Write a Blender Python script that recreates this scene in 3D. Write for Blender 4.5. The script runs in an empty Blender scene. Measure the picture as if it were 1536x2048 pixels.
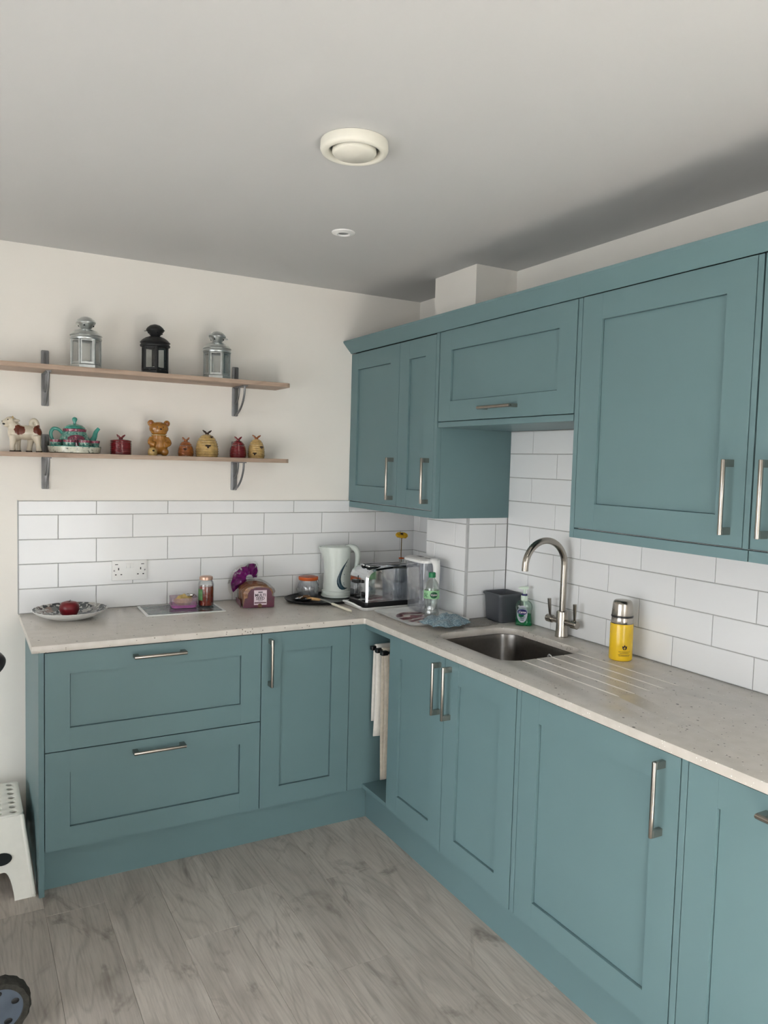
import bpy, bmesh, math, random
from mathutils import Matrix, Vector, noise
from math import sin, cos, pi, radians, sqrt
random.seed(7)
SC = bpy.context.scene
COL = SC.collection

# ------------------------------------------------------------------ camera
cam_d = bpy.data.cameras.new('camera')
cam_d.sensor_fit = 'VERTICAL'; cam_d.sensor_height = 24.0
cam_d.lens = 1517.9 / 2048 * 24.0
cam_d.clip_start = 0.02
cam = bpy.data.objects.new('camera', cam_d); COL.objects.link(cam)
R_ = (0.87239366, -0.48807138, 0.02675113)
D_ = (-0.0083847, -0.06966185, -0.99753542)
F_ = (0.48873202, 0.87001928, -0.06486489)
cam.matrix_world = Matrix(((R_[0], -D_[0], -F_[0], -2.11255), (R_[1], -D_[1], -F_[1], -3.43229),
                           (R_[2], -D_[2], -F_[2], 1.57252), (0, 0, 0, 1)))
SC.camera = cam

# ------------------------------------------------------------------ world: an overcast sky over dull ground
W = bpy.data.worlds.new('overcast_sky'); SC.world = W; W.use_nodes = True
wn, wl = W.node_tree.nodes, W.node_tree.links
wn.clear()
geo = wn.new('ShaderNodeTexCoord'); sep = wn.new('ShaderNodeSeparateXYZ')
rmp = wn.new('ShaderNodeValToRGB'); bg = wn.new('ShaderNodeBackground'); wo = wn.new('ShaderNodeOutputWorld')
mp = wn.new('ShaderNodeMapRange'); mp.inputs[1].default_value = -1; mp.inputs[2].default_value = 1
wl.new(geo.outputs['Generated'], sep.inputs[0]); wl.new(sep.outputs['Z'], mp.inputs[0]); wl.new(mp.outputs[0], rmp.inputs[0])
cr = rmp.color_ramp
cr.elements[0].position = 0.485; cr.elements[0].color = (0.56, 0.56, 0.56, 1)
cr.elements[1].position = 0.515; cr.elements[1].color = (0.97, 0.98, 1.0, 1)
wl.new(rmp.outputs[0], bg.inputs[0]); bg.inputs[1].default_value = 3.0
wl.new(bg.outputs[0], wo.inputs[0])

# window openings (x0, x1, z0, z1 in the rear wall; y0, y1, z0, z1 in the left wall)
ROOM_L, ROOM_R, ROOM_B = -4.3, -4.25, 2.412
WIN1 = (-1.75, -0.85, 0.03, 2.10)
WIN2 = (-3.9, -1.3, 0.03, 1.98)
def portal(name, loc, rot, sx, sy):
    l = bpy.data.lights.new(name, 'AREA'); l.shape = 'RECTANGLE'; l.size = sx; l.size_y = sy
    l.cycles.is_portal = True
    o = bpy.data.objects.new(name, l); o.location = loc; o.rotation_euler = rot; COL.objects.link(o)
portal('window_portal', ((WIN1[0] + WIN1[1]) / 2, ROOM_R - 0.01, (WIN1[2] + WIN1[3]) / 2), (radians(90), 0, 0), WIN1[1] - WIN1[0], WIN1[3] - WIN1[2])
portal('window_portal', (ROOM_L - 0.01, (WIN2[0] + WIN2[1]) / 2, (WIN2[2] + WIN2[3]) / 2), (radians(90), 0, radians(-90)), WIN2[1] - WIN2[0], WIN2[3] - WIN2[2])

sun = bpy.data.lights.new('sun', 'SUN'); sun.energy = 55.0; sun.angle = radians(0.6); sun.color = (1.0, 0.98, 0.96)
sun_o = bpy.data.objects.new('sun', sun); COL.objects.link(sun_o)
sun_o.rotation_euler = Vector((0.06, 0.56, -0.82)).to_track_quat('-Z', 'Y').to_euler()

vs = SC.view_settings
vs.view_transform = 'Standard'; vs.look = 'None'; vs.gamma = 1.0; vs.use_curve_mapping = False
vs.exposure = 1.44
SC.cycles.use_denoising = True
SC.cycles.max_bounces = 7; SC.cycles.diffuse_bounces = 4; SC.cycles.glossy_bounces = 3; SC.cycles.transmission_bounces = 4; SC.cycles.transparent_max_bounces = 12
SC.cycles.use_adaptive_sampling = True; SC.cycles.adaptive_threshold = 0.09; SC.cycles.adaptive_min_samples = 24
SC.cycles.sample_clamp_indirect = 8.0

# ------------------------------------------------------------------ materials
def srgb(r, g, b):
    f = lambda c: ((c / 255 + 0.055) / 1.055) ** 2.4 if c / 255 > 0.04045 else c / 255 / 12.92
    return (f(r), f(g), f(b))
class NT:
    def __init__(s, name):
        s.m = bpy.data.materials.new(name); s.m.use_nodes = True
        s.n = s.m.node_tree.nodes; s.l = s.m.node_tree.links; s.n.clear()
        s.out = s.n.new('ShaderNodeOutputMaterial')
    def new(s, t, **kw):
        nd = s.n.new('ShaderNode' + t)
        for k, v in kw.items(): setattr(nd, k, v)
        return nd
    def link(s, a, b): s.l.new(a, b)
    def ramp(s, fac, stops):
        r = s.new('ValToRGB'); e = r.color_ramp.elements
        while len(e) < len(stops): e.new(0.5)
        for el, (p, c) in zip(e, stops): el.position = p; el.color = (*c, 1)
        s.link(fac, r.inputs[0]); return r.outputs[0]
    def noise(s, vec, scale, detail=3, rough=0.5, dist=0.0):
        t = s.new('TexNoise'); t.inputs['Scale'].default_value = scale; t.inputs['Detail'].default_value = detail
        t.inputs['Roughness'].default_value = rough; t.inputs['Distortion'].default_value = dist
        if vec is not None: s.link(vec, t.inputs['Vector'])
        return t.outputs['Fac']
    def mix(s, fac, a, b):
        m = s.new('Mix', data_type='RGBA')
        for sock, v in ((m.inputs[0], fac), (m.inputs[6], a), (m.inputs[7], b)):
            if hasattr(v, 'is_linked'): s.link(v, sock)
            elif isinstance(v, tuple): sock.default_value = (*v, 1)
            else: sock.default_value = v
        return m.outputs[2]
    def math(s, op, a, b=0.0, c=0.0):
        m = s.new('Math', operation=op)
        for i, v in enumerate((a, b, c)):
            if hasattr(v, 'is_linked'): s.link(v, m.inputs[i])
            else: m.inputs[i].default_value = v
        return m.outputs[0]
    def coord(s, kind='Object', scale=(1, 1, 1), loc=None):
        t = s.new('TexCoord'); mpn = s.new('Mapping'); mpn.inputs['Scale'].default_value = scale
        s.link(t.outputs[kind], mpn.inputs['Vector'])
        if loc is not None: s.link(loc, mpn.inputs['Location'])
        return mpn.outputs[0]
    def pbsdf(s, color, rough=0.5, metal=0.0, spec=0.5, bump=None, bump_d=0.001, coat=0.0, sheen=0.0, aniso=0.0, trans=0.0):
        p = s.new('BsdfPrincipled')
        if hasattr(color, 'is_linked'): s.link(color, p.inputs['Base Color'])
        else: p.inputs['Base Color'].default_value = (*color, 1)
        if hasattr(rough, 'is_linked'): s.link(rough, p.inputs['Roughness'])
        else: p.inputs['Roughness'].default_value = rough
        p.inputs['Metallic'].default_value = metal
        p.inputs['Specular IOR Level'].default_value = spec
        p.inputs['Coat Weight'].default_value = coat
        p.inputs['Sheen Weight'].default_value = sheen
        p.inputs['Anisotropic'].default_value = aniso
        p.inputs['Transmission Weight'].default_value = trans
        if bump is not None:
            b = s.new('Bump'); b.inputs['Distance'].default_value = bump_d; b.inputs['Strength'].default_value = 1.0
            s.link(bump, b.inputs['Height']); s.link(b.outputs[0], p.inputs['Normal'])
        return p.outputs[0]
    def done(s, sh): s.link(sh, s.out.inputs['Surface']); return s.m

def plain(name, c, rough=0.5, metal=0.0, var=0.06, scale=30, bump=0.0, spec=0.5, coat=0.0, aniso=0.0, sheen=0.0):
    """a plain material with faint procedural mottling"""
    t = NT(name); v = t.coord()
    n = t.noise(v, scale, 2)
    a = tuple(max(0, x * (1 - var)) for x in c); b = tuple(min(1, x * (1 + var)) for x in c)
    col = t.ramp(n, [(0.3, a), (0.7, b)])
    return t.done(t.pbsdf(col, rough, metal, spec, bump=t.noise(v, scale * 6, 3) if bump else None, bump_d=bump, coat=coat, aniso=aniso, sheen=sheen))
def glassy(name, tint=(1, 1, 1), refl=0.12, rough=0.03, cloud=0.0, cloud_c=(0.8, 0.8, 0.8)):
    """thin clear plastic or glass: see-through with a sheen"""
    t = NT(name); tr = t.new('BsdfTransparent'); tr.inputs[0].default_value = (*tint, 1)
    gl = t.new('BsdfGlossy'); gl.inputs['Roughness'].default_value = rough
    lw = t.new('LayerWeight'); lw.inputs[0].default_value = 0.25
    f = t.math('ADD', t.math('MULTIPLY', lw.outputs['Fresnel'], 0.45), refl * 0.35)
    mx = t.new('MixShader'); t.link(f, mx.inputs[0]); t.link(tr.outputs[0], mx.inputs[1]); t.link(gl.outputs[0], mx.inputs[2])
    o = mx.outputs[0]
    if cloud:
        df = t.new('BsdfDiffuse'); df.inputs[0].default_value = (*cloud_c, 1)
        m2 = t.new('MixShader'); n = t.math('MULTIPLY', t.noise(t.coord(), 40, 3), cloud * 2)
        t.link(n, m2.inputs[0]); t.link(o, m2.inputs[1]); t.link(df.outputs[0], m2.inputs[2]); o = m2.outputs[0]
    return t.done(o)

MT = {}
MT['teal'] = plain('teal_paint', srgb(107, 134, 138), 0.45, spec=0.3, var=0.015, scale=6)
MT['gap'] = plain('dark_gap', (0.01, 0.014, 0.014), 0.9)
MT['carcass'] = plain('carcass_gap_shade', srgb(44, 54, 55), 0.8)  # dark so the door gaps read black: their shade put into the colour
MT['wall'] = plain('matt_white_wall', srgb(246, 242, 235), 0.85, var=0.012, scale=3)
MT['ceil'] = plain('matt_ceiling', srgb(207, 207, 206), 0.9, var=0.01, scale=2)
MT['tile'] = plain('gloss_white_tile', srgb(240, 241, 242), 0.12, var=0.008, scale=4)
MT['grout'] = plain('grey_grout', srgb(168, 168, 166), 0.9, var=0.08, scale=60)
MT['trim'] = plain('grey_edge_trim', srgb(190, 191, 192), 0.4)
MT['white'] = plain('white_plastic', srgb(238, 238, 236), 0.35, var=0.01)
MT['cream_white'] = plain('ivory_plastic', srgb(236, 233, 220), 0.4, var=0.01)
MT['kettle'] = plain('kettle_plastic', srgb(214, 222, 216), 0.3, var=0.01)
MT['slate'] = plain('slate_window', srgb(52, 78, 90), 0.25)
MT['black'] = plain('black_plastic', srgb(20, 20, 22), 0.3)
MT['blackm'] = plain('black_metal', srgb(22, 23, 25), 0.45)
MT['steel'] = plain('brushed_steel', srgb(168, 162, 154), 0.22, metal=1.0, var=0.05, scale=12, aniso=0.5)
MT['chrome'] = plain('chrome', srgb(222, 224, 226), 0.06, metal=1.0, var=0.01)
MT['sinksteel'] = plain('sink_steel', srgb(122, 119, 116), 0.28, metal=1.0, var=0.06, scale=80)
MT['galv'] = plain('silver_lantern_metal', srgb(192, 196, 195), 0.30, metal=0.85, var=0.1, scale=40)
MT['bracket'] = plain('grey_bracket_metal', srgb(132, 132, 134), 0.38, metal=0.6, var=0.06)
MT['glass'] = glassy('clear_glass', (0.97, 0.98, 0.98))
MT['jugplastic'] = glassy('clear_plastic', (0.95, 0.96, 0.97), 0.2, 0.06, cloud=0.09, cloud_c=srgb(214, 216, 222))
MT['funnel'] = glassy('smoky_plastic', (0.86, 0.88, 0.91), 0.15, 0.08, cloud=0.15, cloud_c=srgb(190, 194, 202))
MT['winglass'] = glassy('window_glass', (0.98, 0.99, 0.99), 0.02)
MT['winframe'] = plain('white_window_frame', srgb(240, 240, 240), 0.4)
MT['greytub'] = plain('dark_grey_plastic', srgb(72, 75, 80), 0.35, var=0.03)
MT['red'] = plain('dark_red_skin', srgb(112, 14, 26), 0.35, var=0.25, scale=40)
MT['maroon'] = plain('maroon_glaze', srgb(112, 22, 30), 0.12, var=0.15, scale=60, coat=0.5)
MT['amber'] = plain('amber_glaze', srgb(160, 108, 42), 0.15, var=0.25, scale=45, coat=0.5)
MT['brownhive'] = plain('brown_glaze', srgb(142, 80, 34), 0.15, var=0.25, scale=70, coat=0.5)
MT['honey'] = plain('honey_glaze', srgb(190, 158, 98), 0.15, var=0.2, scale=70, coat=0.5)
MT['darkbrown'] = plain('dark_brown_glaze', srgb(48, 28, 16), 0.25)
MT['turq'] = plain('turquoise_glaze', srgb(62, 150, 136), 0.15, var=0.15, scale=60, coat=0.5)
MT['green_cap'] = plain('green_cap', srgb(12, 120, 72), 0.35)
MT['purple'] = plain('purple_film', srgb(98, 14, 88), 0.25, var=0.25, scale=50)
MT['plum'] = plain('plum_film', srgb(84, 8, 44), 0.32, var=0.15, scale=40)
MT['bread'] = plain('bread_crust', srgb(150, 98, 56), 0.8, var=0.3, scale=70, bump=0.0006)
MT['film'] = glassy('bag_film', (0.97, 0.96, 0.95), 0.10, 0.10)
MT['paper'] = plain('label_paper', srgb(232, 214, 222), 0.6, var=0.02)
MT['ink'] = plain('dark_ink', srgb(50, 30, 42), 0.6)
MT['gold'] = plain('gold_foil', srgb(206, 178, 112), 0.3, metal=0.5, var=0.2, scale=60)
MT['silver'] = plain('silver_foil', srgb(215, 215, 212), 0.22, metal=0.8, var=0.1)
MT['pink'] = plain('pink_plastic', srgb(196, 120, 178), 0.35, var=0.05)
MT['clearpink'] = glassy('clear_tub_plastic', (0.94, 0.88, 0.92), 0.15, 0.08, cloud=0.15, cloud_c=srgb(225, 205, 216))
MT['chutney'] = plain('chutney', srgb(132, 38, 16), 0.25, var=0.45, scale=70)
MT['greenlabel'] = plain('green_label', srgb(96, 140, 88), 0.5, var=0.25, scale=60)
MT['jarlid'] = plain('gold_jar_lid', srgb(205, 168, 148), 0.3, metal=0.6)
MT['orange'] = plain('orange_rubber', srgb(206, 92, 30), 0.5, var=0.08)
MT['tea'] = plain('used_tea_bag', srgb(110, 78, 50), 0.85, var=0.4, scale=90, bump=0.001)
MT['woodh'] = plain('pale_wood_handle', srgb(206, 164, 110), 0.5, var=0.1)
MT['ivory'] = plain('ivory_handle', srgb(232, 226, 206), 0.35, var=0.03)
MT['yellow'] = plain('yellow_petal', srgb(226, 178, 24), 0.6, var=0.12, scale=60)
MT['flaskyellow'] = plain('yellow_enamel', srgb(238, 196, 40), 0.22, var=0.07, scale=14)
MT['stem'] = plain('flower_stem', srgb(110, 88, 40), 0.6)
MT['bluecloth'] = None
MT['navy'] = plain('navy_label', srgb(28, 24, 96), 0.45)
MT['labelgrey'] = plain('silvery_label', srgb(178, 176, 190), 0.45, var=0.12, scale=70)
MT['greenliq'] = glassy('green_soap', (0.10, 0.62, 0.36), 0.12, 0.05, cloud=0.35, cloud_c=srgb(36, 170, 110))
MT['soapclear'] = glassy('clear_soap_bottle', (0.86, 0.95, 0.90), 0.15, 0.05)
MT['pump'] = plain('pale_green_pump', srgb(216, 232, 216), 0.35, var=0.02)
MT['water'] = glassy('bottle_plastic', (0.93, 0.96, 0.95), 0.22, 0.05, cloud=0.06)
MT['bottlelabel'] = plain('pale_green_label', srgb(150, 200, 152), 0.45, var=0.2, scale=50)
MT['darkgreen'] = plain('dark_green_print', srgb(8, 82, 48), 0.45)
MT['towel'] = plain('white_towel', srgb(232, 228, 220), 0.95, var=0.04, scale=60, bump=0.0008, sheen=0.3)
MT['towel2'] = plain('oatmeal_towel', srgb(206, 196, 180), 0.95, var=0.08, scale=60, bump=0.0008, sheen=0.3)
MT['stool'] = plain('white_stool_plastic', srgb(232, 231, 222), 0.4, var=0.02)
MT['rubber'] = plain('tyre_rubber', srgb(50, 48, 42), 0.9, var=0.35, scale=90, bump=0.002)
MT['hub'] = plain('blue_grey_hub', srgb(78, 88, 100), 0.45, var=0.15, scale=20)
MT['fabric'] = plain('dark_fabric', srgb(40, 42, 48), 0.95, var=0.1, scale=60)
MT['lampglass'] = plain('downlight_lens', srgb(120, 122, 124), 0.2)

def _worktop():
    t = NT('speckled_worktop'); v = t.coord()
    base = t.ramp(t.noise(v, 25, 4), [(0.35, srgb(203, 197, 188)), (0.65, srgb(211, 205, 197))])
    def specks(col, scale, thr, c):
        vo = t.new('TexVoronoi'); vo.inputs['Scale'].default_value = scale; t.link(v, vo.inputs['Vector'])
        sp = t.new('SeparateXYZ'); t.link(vo.outputs['Color'], sp.inputs[0])
        size = t.math('MULTIPLY', sp.outputs['Y'], 0.26)
        on = t.math('MULTIPLY', t.math('LESS_THAN', vo.outputs['Distance'], size), t.math('GREATER_THAN', sp.outputs['X'], thr))
        return t.mix(on, col, c)
    c = specks(base, 95, 0.72, srgb(120, 114, 106))
    c = specks(c, 60, 0.86, srgb(86, 82, 78))
    c = specks(c, 150, 0.8, srgb(242, 240, 234))
    return t.done(t.pbsdf(c, 0.28, 0, 0.5))
MT['worktop'] = _worktop()

def _oak(name, cA, cB, cC, rough, along='Y'):
    t = NT(name)
    oi = t.new('ObjectInfo')
    cx = t.new('CombineXYZ')
    t.link(t.math('MULTIPLY', oi.outputs['Random'], 37.0), cx.inputs[0]); t.link(t.math('MULTIPLY', oi.outputs['Random'], 91.0), cx.inputs[1]); t.link(t.math('MULTIPLY', oi.outputs['Random'], 13.0), cx.inputs[2])
    Y = along == 'Y'
    sc = lambda k: (1.0, k, 1.0) if Y else (k, 1.0, 1.0)
    loc = cx.outputs[0]
    v = t.coord('Object', sc(0.30), loc)
    # cathedral figure: thin dark growth-ring lines of a smoothly warped field
    field = t.noise(t.coord('Object', sc(0.11), loc), 5.0, 2, 0.45, 0.5)
    rings = t.math('FRACT', t.math('MULTIPLY', field, 15.0))
    tri = t.math('ABSOLUTE', t.math('SUBTRACT', rings, 0.5))          # 0 mid, 0.5 at the ring edge
    line = t.ramp(tri, [(0.30, (0, 0, 0)), (0.5, (1, 1, 1))])
    fine = t.noise(t.coord('Object', sc(0.05), loc), 160.0, 3, 0.6)
    big = t.noise(v, 7.0, 4, 0.6, 0.6)
    col = t.ramp(big, [(0.30, cB), (0.68, cA)])
    col = t.mix(t.math('MULTIPLY', line, 0.27), col, cC)
    col = t.mix(t.math('MULTIPLY', t.ramp(fine, [(0.42, (0, 0, 0)), (0.75, (1, 1, 1))]), 0.35), col, cC)
    knot = t.noise(t.coord('Object', sc(0.42), loc), 5.5, 4, 0.65, 1.6)
    kf = t.ramp(knot, [(0.57, (0, 0, 0)), (0.76, (1, 1, 1))])
    col = t.mix(t.math('MULTIPLY', kf, 0.95), col, cC)
    hsv = t.new('HueSaturation'); t.link(col, hsv.inputs['Color']); t.link(t.math('ADD', t.math('MULTIPLY', oi.outputs['Random'], 0.20), 0.91), hsv.inputs['Value'])
    return t.done(t.pbsdf(hsv.outputs[0], rough, 0, 0.4, bump=fine, bump_d=0.00025))
MT['floor'] = _oak('grey_wood_plank', srgb(200, 191, 182), srgb(180, 171, 162), srgb(116, 106, 98), 0.42)
MT['shelfwood'] = _oak('pale_oak_shelf', srgb(188, 166, 148), srgb(172, 149, 131), srgb(134, 112, 96), 0.5, 'X')

def _plate():
    t = NT('painted_plate_glaze'); v = t.coord()
    vo = t.new('TexVoronoi'); vo.inputs['Scale'].default_value = 34; vo.inputs['Randomness'].default_value = 0.9; t.link(v, vo.inputs['Vector'])
    sp = t.new('SeparateXYZ'); t.link(vo.outputs['Color'], sp.inputs[0])
    c = t.ramp(sp.outputs['X'], [(0.0, srgb(40, 42, 44)), (0.35, srgb(96, 100, 100)), (0.55, srgb(190, 186, 180)), (0.75, srgb(150, 128, 118)), (0.9, srgb(58, 60, 62))])
    c = t.mix(t.math('GREATER_THAN', t.noise(v, 60, 3), 0.56), c, srgb(205, 205, 200))
    return t.done(t.pbsdf(c, 0.15, 0, 0.5))
MT['plateprint'] = _plate()
def _mat():
    t = NT('photo_placemat_print'); v = t.coord('Object', (3, 9, 1))
    c = t.ramp(t.noise(v, 5, 5, 0.6), [(0.3, srgb(30, 34, 38)), (0.48, srgb(84, 96, 98)), (0.58, srgb(150, 158, 156)), (0.7, srgb(70, 74, 60))])
    ch = t.new('TexChecker'); ch.inputs['Scale'].default_value = 1.0
    v2 = t.coord('Object', (8.4, 11.0, 1)); t.link(v2, ch.inputs['Vector'])
    c = t.mix(t.math('MULTIPLY', ch.outputs['Fac'], 0.35), c, srgb(28, 30, 32))
    return t.done(t.pbsdf(c, 0.2, 0, 0.5))
MT['matprint'] = _mat()
def _traypat():
    t = NT('tray_red_print'); v = t.coord()
    w = t.new('TexWave'); w.wave_type = 'RINGS'; w.inputs['Scale'].default_value = 5; w.inputs['Distortion'].default_value = 14; w.inputs['Detail'].default_value = 3
    t.link(v, w.inputs['Vector'])
    c = t.ramp(w.outputs['Fac'], [(0.35, srgb(112, 30, 44)), (0.55, srgb(150, 96, 98)), (0.7, srgb(206, 200, 194))])
    return t.done(t.pbsdf(c, 0.25))
MT['trayprint'] = _traypat()
def _cloth(name, a, b, scale):
    t = NT(name); v = t.coord()
    vo = t.new('TexVoronoi'); vo.inputs['Scale'].default_value = scale; t.link(v, vo.inputs['Vector'])
    c = t.ramp(vo.outputs['Distance'], [(0.1, a), (0.6, b)])
    return t.done(t.pbsdf(c, 0.95, 0, 0.2, bump=vo.outputs['Distance'], bump_d=0.002, sheen=0.3))
MT['bluecloth'] = _cloth('blue_waffle_cloth', srgb(168, 188, 196), srgb(100, 126, 138), 170)
MT['greycloth'] = _cloth('grey_dish_cloth', srgb(150, 146, 138), srgb(112, 108, 102), 260)
def _porcelain(name, stops, scale):
    t = NT(name); v = t.coord()
    c = t.ramp(t.noise(v, scale, 4, 0.7), stops)
    return t.done(t.pbsdf(c, 0.15, 0, 0.5, coat=0.4))
MT['magenta'] = _porcelain('magenta_floral_glaze', [(0.36, srgb(60, 90, 84)), (0.45, srgb(128, 44, 72)), (0.58, srgb(150, 60, 88)), (0.66, srgb(206, 190, 176))], 160)
MT['teafloral'] = _porcelain('turquoise_floral_glaze', [(0.38, srgb(40, 60, 60)), (0.46, srgb(84, 150, 138)), (0.58, srgb(120, 160, 146)), (0.68, srgb(210, 196, 186))], 120)
MT['traypaint'] = _porcelain('painted_rim_glaze', [(0.36, srgb(70, 76, 68)), (0.44, srgb(196, 196, 180)), (0.7, srgb(210, 208, 192))], 90)
def _cow():
    t = NT('cow_glaze'); v = t.coord()
    n = t.noise(v, 60, 3)
    f = None
    for c, r in (((-0.004, -0.028, 0.088), 0.021), ((0.066, -0.018, 0.088), 0.022), ((-0.034, 0, 0.138), 0.014), ((0.012, 0.026, 0.085), 0.024)):
        d = t.new('VectorMath', operation='DISTANCE'); t.link(v, d.inputs[0]); d.inputs[1].default_value = c
        k = t.math('LESS_THAN', t.math('ADD', d.outputs['Value'], t.math('MULTIPLY', t.math('SUBTRACT', n, 0.5), 0.02)), r)
        f = k if f is None else t.math('MAXIMUM', f, k)
    c = t.mix(f, srgb(206, 196, 176), srgb(104, 44, 26))
    return t.done(t.pbsdf(c, 0.22, 0, 0.5, coat=0.4))
MT['cow'] = _cow()

# ------------------------------------------------------------------ mesh helpers
class M:
    def __init__(s): s.v = []; s.f = []
    def add(s, vs, fs):
        o = len(s.v); s.v += [tuple(p) for p in vs]; s.f += [tuple(i + o for i in f) for f in fs]; return s
    def box(s, x0, x1, y0, y1, z0, z1):
        v = [(x0, y0, z0), (x1, y0, z0), (x1, y1, z0), (x0, y1, z0), (x0, y0, z1), (x1, y0, z1), (x1, y1, z1), (x0, y1, z1)]
        return s.add(v, [(0, 3, 2, 1), (4, 5, 6, 7), (0, 1, 5, 4), (1, 2, 6, 5), (2, 3, 7, 6), (3, 0, 4, 7)])
    def loft(s, rings, cap0=True, cap1=True, close=False):
        n = len(rings[0]); v = [p for r in rings for p in r]; f = []
        m = len(rings)
        for i in range(m if close else m - 1):
            a, b = i * n, ((i + 1) % m) * n
            for j in range(n): f.append((a + j, a + (j + 1) % n, b + (j + 1) % n, b + j))
        if not close:
            if cap0: f.append(tuple(range(n - 1, -1, -1)))
            if cap1: f.append(tuple(range((m - 1) * n, m * n)))
        return s.add(v, f)
    def lathe(s, prof, seg=28, c=(0, 0, 0), sx=1, sy=1, wob=None):
        rings = []
        for i, (r, z) in enumerate(prof):
            rings.append([(c[0] + sx * r * (wob(a, i) if wob else 1) * cos(a), c[1] + sy * r * (wob(a, i) if wob else 1) * sin(a), c[2] + z) for a in (2 * pi * k / seg for k in range(seg))])
        z0, z1 = prof[0][0] < 1e-4, prof[-1][0] < 1e-4
        return s.loft(rings, cap0=not z0, cap1=not z1, close=not (z0 or z1))
    def tube(s, pts, r, seg=10, close=False, flat=1.0):
        P = [Vector(p) for p in pts]; n = len(P); rings = []; up = None
        for i in range(n):
            if close: t = P[(i + 1) % n] - P[i - 1]
            else: t = P[min(i + 1, n - 1)] - P[max(i - 1, 0)]
            t.normalize()
            if up is None:
                up = Vector((0, 0, 1)) if abs(t.z) < 0.9 else Vector((1, 0, 0))
            up = (up - t * up.dot(t)).normalized(); sd = t.cross(up)
            rr = r[i] if isinstance(r, (list, tuple)) else r
            rings.append([P[i] + (sd * cos(a) * flat + up * sin(a)) * rr for a in (2 * pi * k / seg for k in range(seg))])
        return s.loft(rings, close=close)
    def ell(s, c, r, seg=16, rings=10):
        if not isinstance(r, (tuple, list)): r = (r, r, r)
        v = [(c[0], c[1], c[2] - r[2])]; f = []
        for i in range(1, rings):
            ph = -pi / 2 + pi * i / rings
            for k in range(seg):
                a = 2 * pi * k / seg; v.append((c[0] + r[0] * cos(ph) * cos(a), c[1] + r[1] * cos(ph) * sin(a), c[2] + r[2] * sin(ph)))
        v.append((c[0], c[1], c[2] + r[2])); last = len(v) - 1
        for k in range(seg): f.append((0, 1 + (k + 1) % seg, 1 + k))
        for i in range(rings - 2):
            a, b = 1 + i * seg, 1 + (i + 1) * seg
            for k in range(seg): f.append((a + k, a + (k + 1) % seg, b + (k + 1) % seg, b + k))
        b = 1 + (rings - 2) * seg
        for k in range(seg): f.append((last, b + k, b + (k + 1) % seg))
        return s.add(v, f)
    def prism(s, pts, fn0, fn1):
        """pts 2-D outline; fn maps (u, v) to 3-D on the two ends"""
        return s.loft([[fn0(*p) for p in pts], [fn1(*p) for p in pts]])
    def mesh(s, name):
        me = bpy.data.meshes.new(name); me.from_pydata(s.v, [], s.f); me.validate()
        bm = bmesh.new(); bm.from_mesh(me); bmesh.ops.recalc_face_normals(bm, faces=bm.faces); bm.to_mesh(me); bm.free()
        return me
def crv(pts, r, n=5):
    """Catmull-Rom resampling of a path and its radii"""
    if not isinstance(r, (list, tuple)): r = [r] * len(pts)
    P = [Vector((*p, q)) for p, q in zip(pts, r)]; out = []
    for i in range(len(P) - 1):
        a, b, c, d = P[max(i - 1, 0)], P[i], P[i + 1], P[min(i + 2, len(P) - 1)]
        for k in range(n):
            t = k / n
            out.append(0.5 * (2 * b + (c - a) * t + (2 * a - 5 * b + 4 * c - d) * t * t + (3 * b - a - 3 * c + d) * t ** 3))
    out.append(P[-1])
    return [tuple(p[:3]) for p in out], [p[3] for p in out]
def rrect(x0, x1, y0, y1, r, n=5):
    pts = []
    for cx, cy, a0 in ((x1 - r, y1 - r, 0), (x0 + r, y1 - r, pi / 2), (x0 + r, y0 + r, pi), (x1 - r, y0 + r, 1.5 * pi)):
        for k in range(n + 1):
            a = a0 + pi / 2 * k / n; pts.append((cx + r * cos(a), cy + r * sin(a)))
    return pts
def shade(me, ang=0.7):
    me.shade_smooth(); me.set_sharp_from_angle(angle=ang)
def obj(name, m, mat, parent=None, ang=0.7, bevel=0.0, kind=None, label=None, loc=None, rot=None, segs=2):
    me = m.mesh(name) if isinstance(m, M) else m
    if ang: shade(me, ang)
    o = bpy.data.objects.new(name, me); COL.objects.link(o)
    if mat is not None: me.materials.clear(); me.materials.append(MT[mat] if isinstance(mat, str) else mat)
    if parent is not None: o.parent = parent
    if loc is not None: o.location = loc
    if rot is not None: o.rotation_euler = rot
    if bevel:
        b = o.modifiers.new('bevel', 'BEVEL'); b.width = bevel; b.segments = segs; b.limit_method = 'ANGLE'; b.angle_limit = 0.6
    if kind: o['kind'] = kind
    if label: o['label'] = label
    return o
def thing(name, label, cat, loc=(0, 0, 0), rz=0.0, group=None):
    o = bpy.data.objects.new(name, None); COL.objects.link(o); o.empty_display_size = 0.05
    o.location = loc; o.rotation_euler = (0, 0, rz); o['label'] = label; o['category'] = cat
    if group: o['group'] = group
    return o
def tag(o, label, cat, group=None):
    o['label'] = label; o['category'] = cat
    if group: o['group'] = group
    return o
def bake(o):
    """evaluated mesh of a temporary object, object removed"""
    dg = bpy.context.evaluated_depsgraph_get(); dg.update()
    me = bpy.data.meshes.new_from_object(o.evaluated_get(dg)); bpy.data.objects.remove(o); return me
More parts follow.
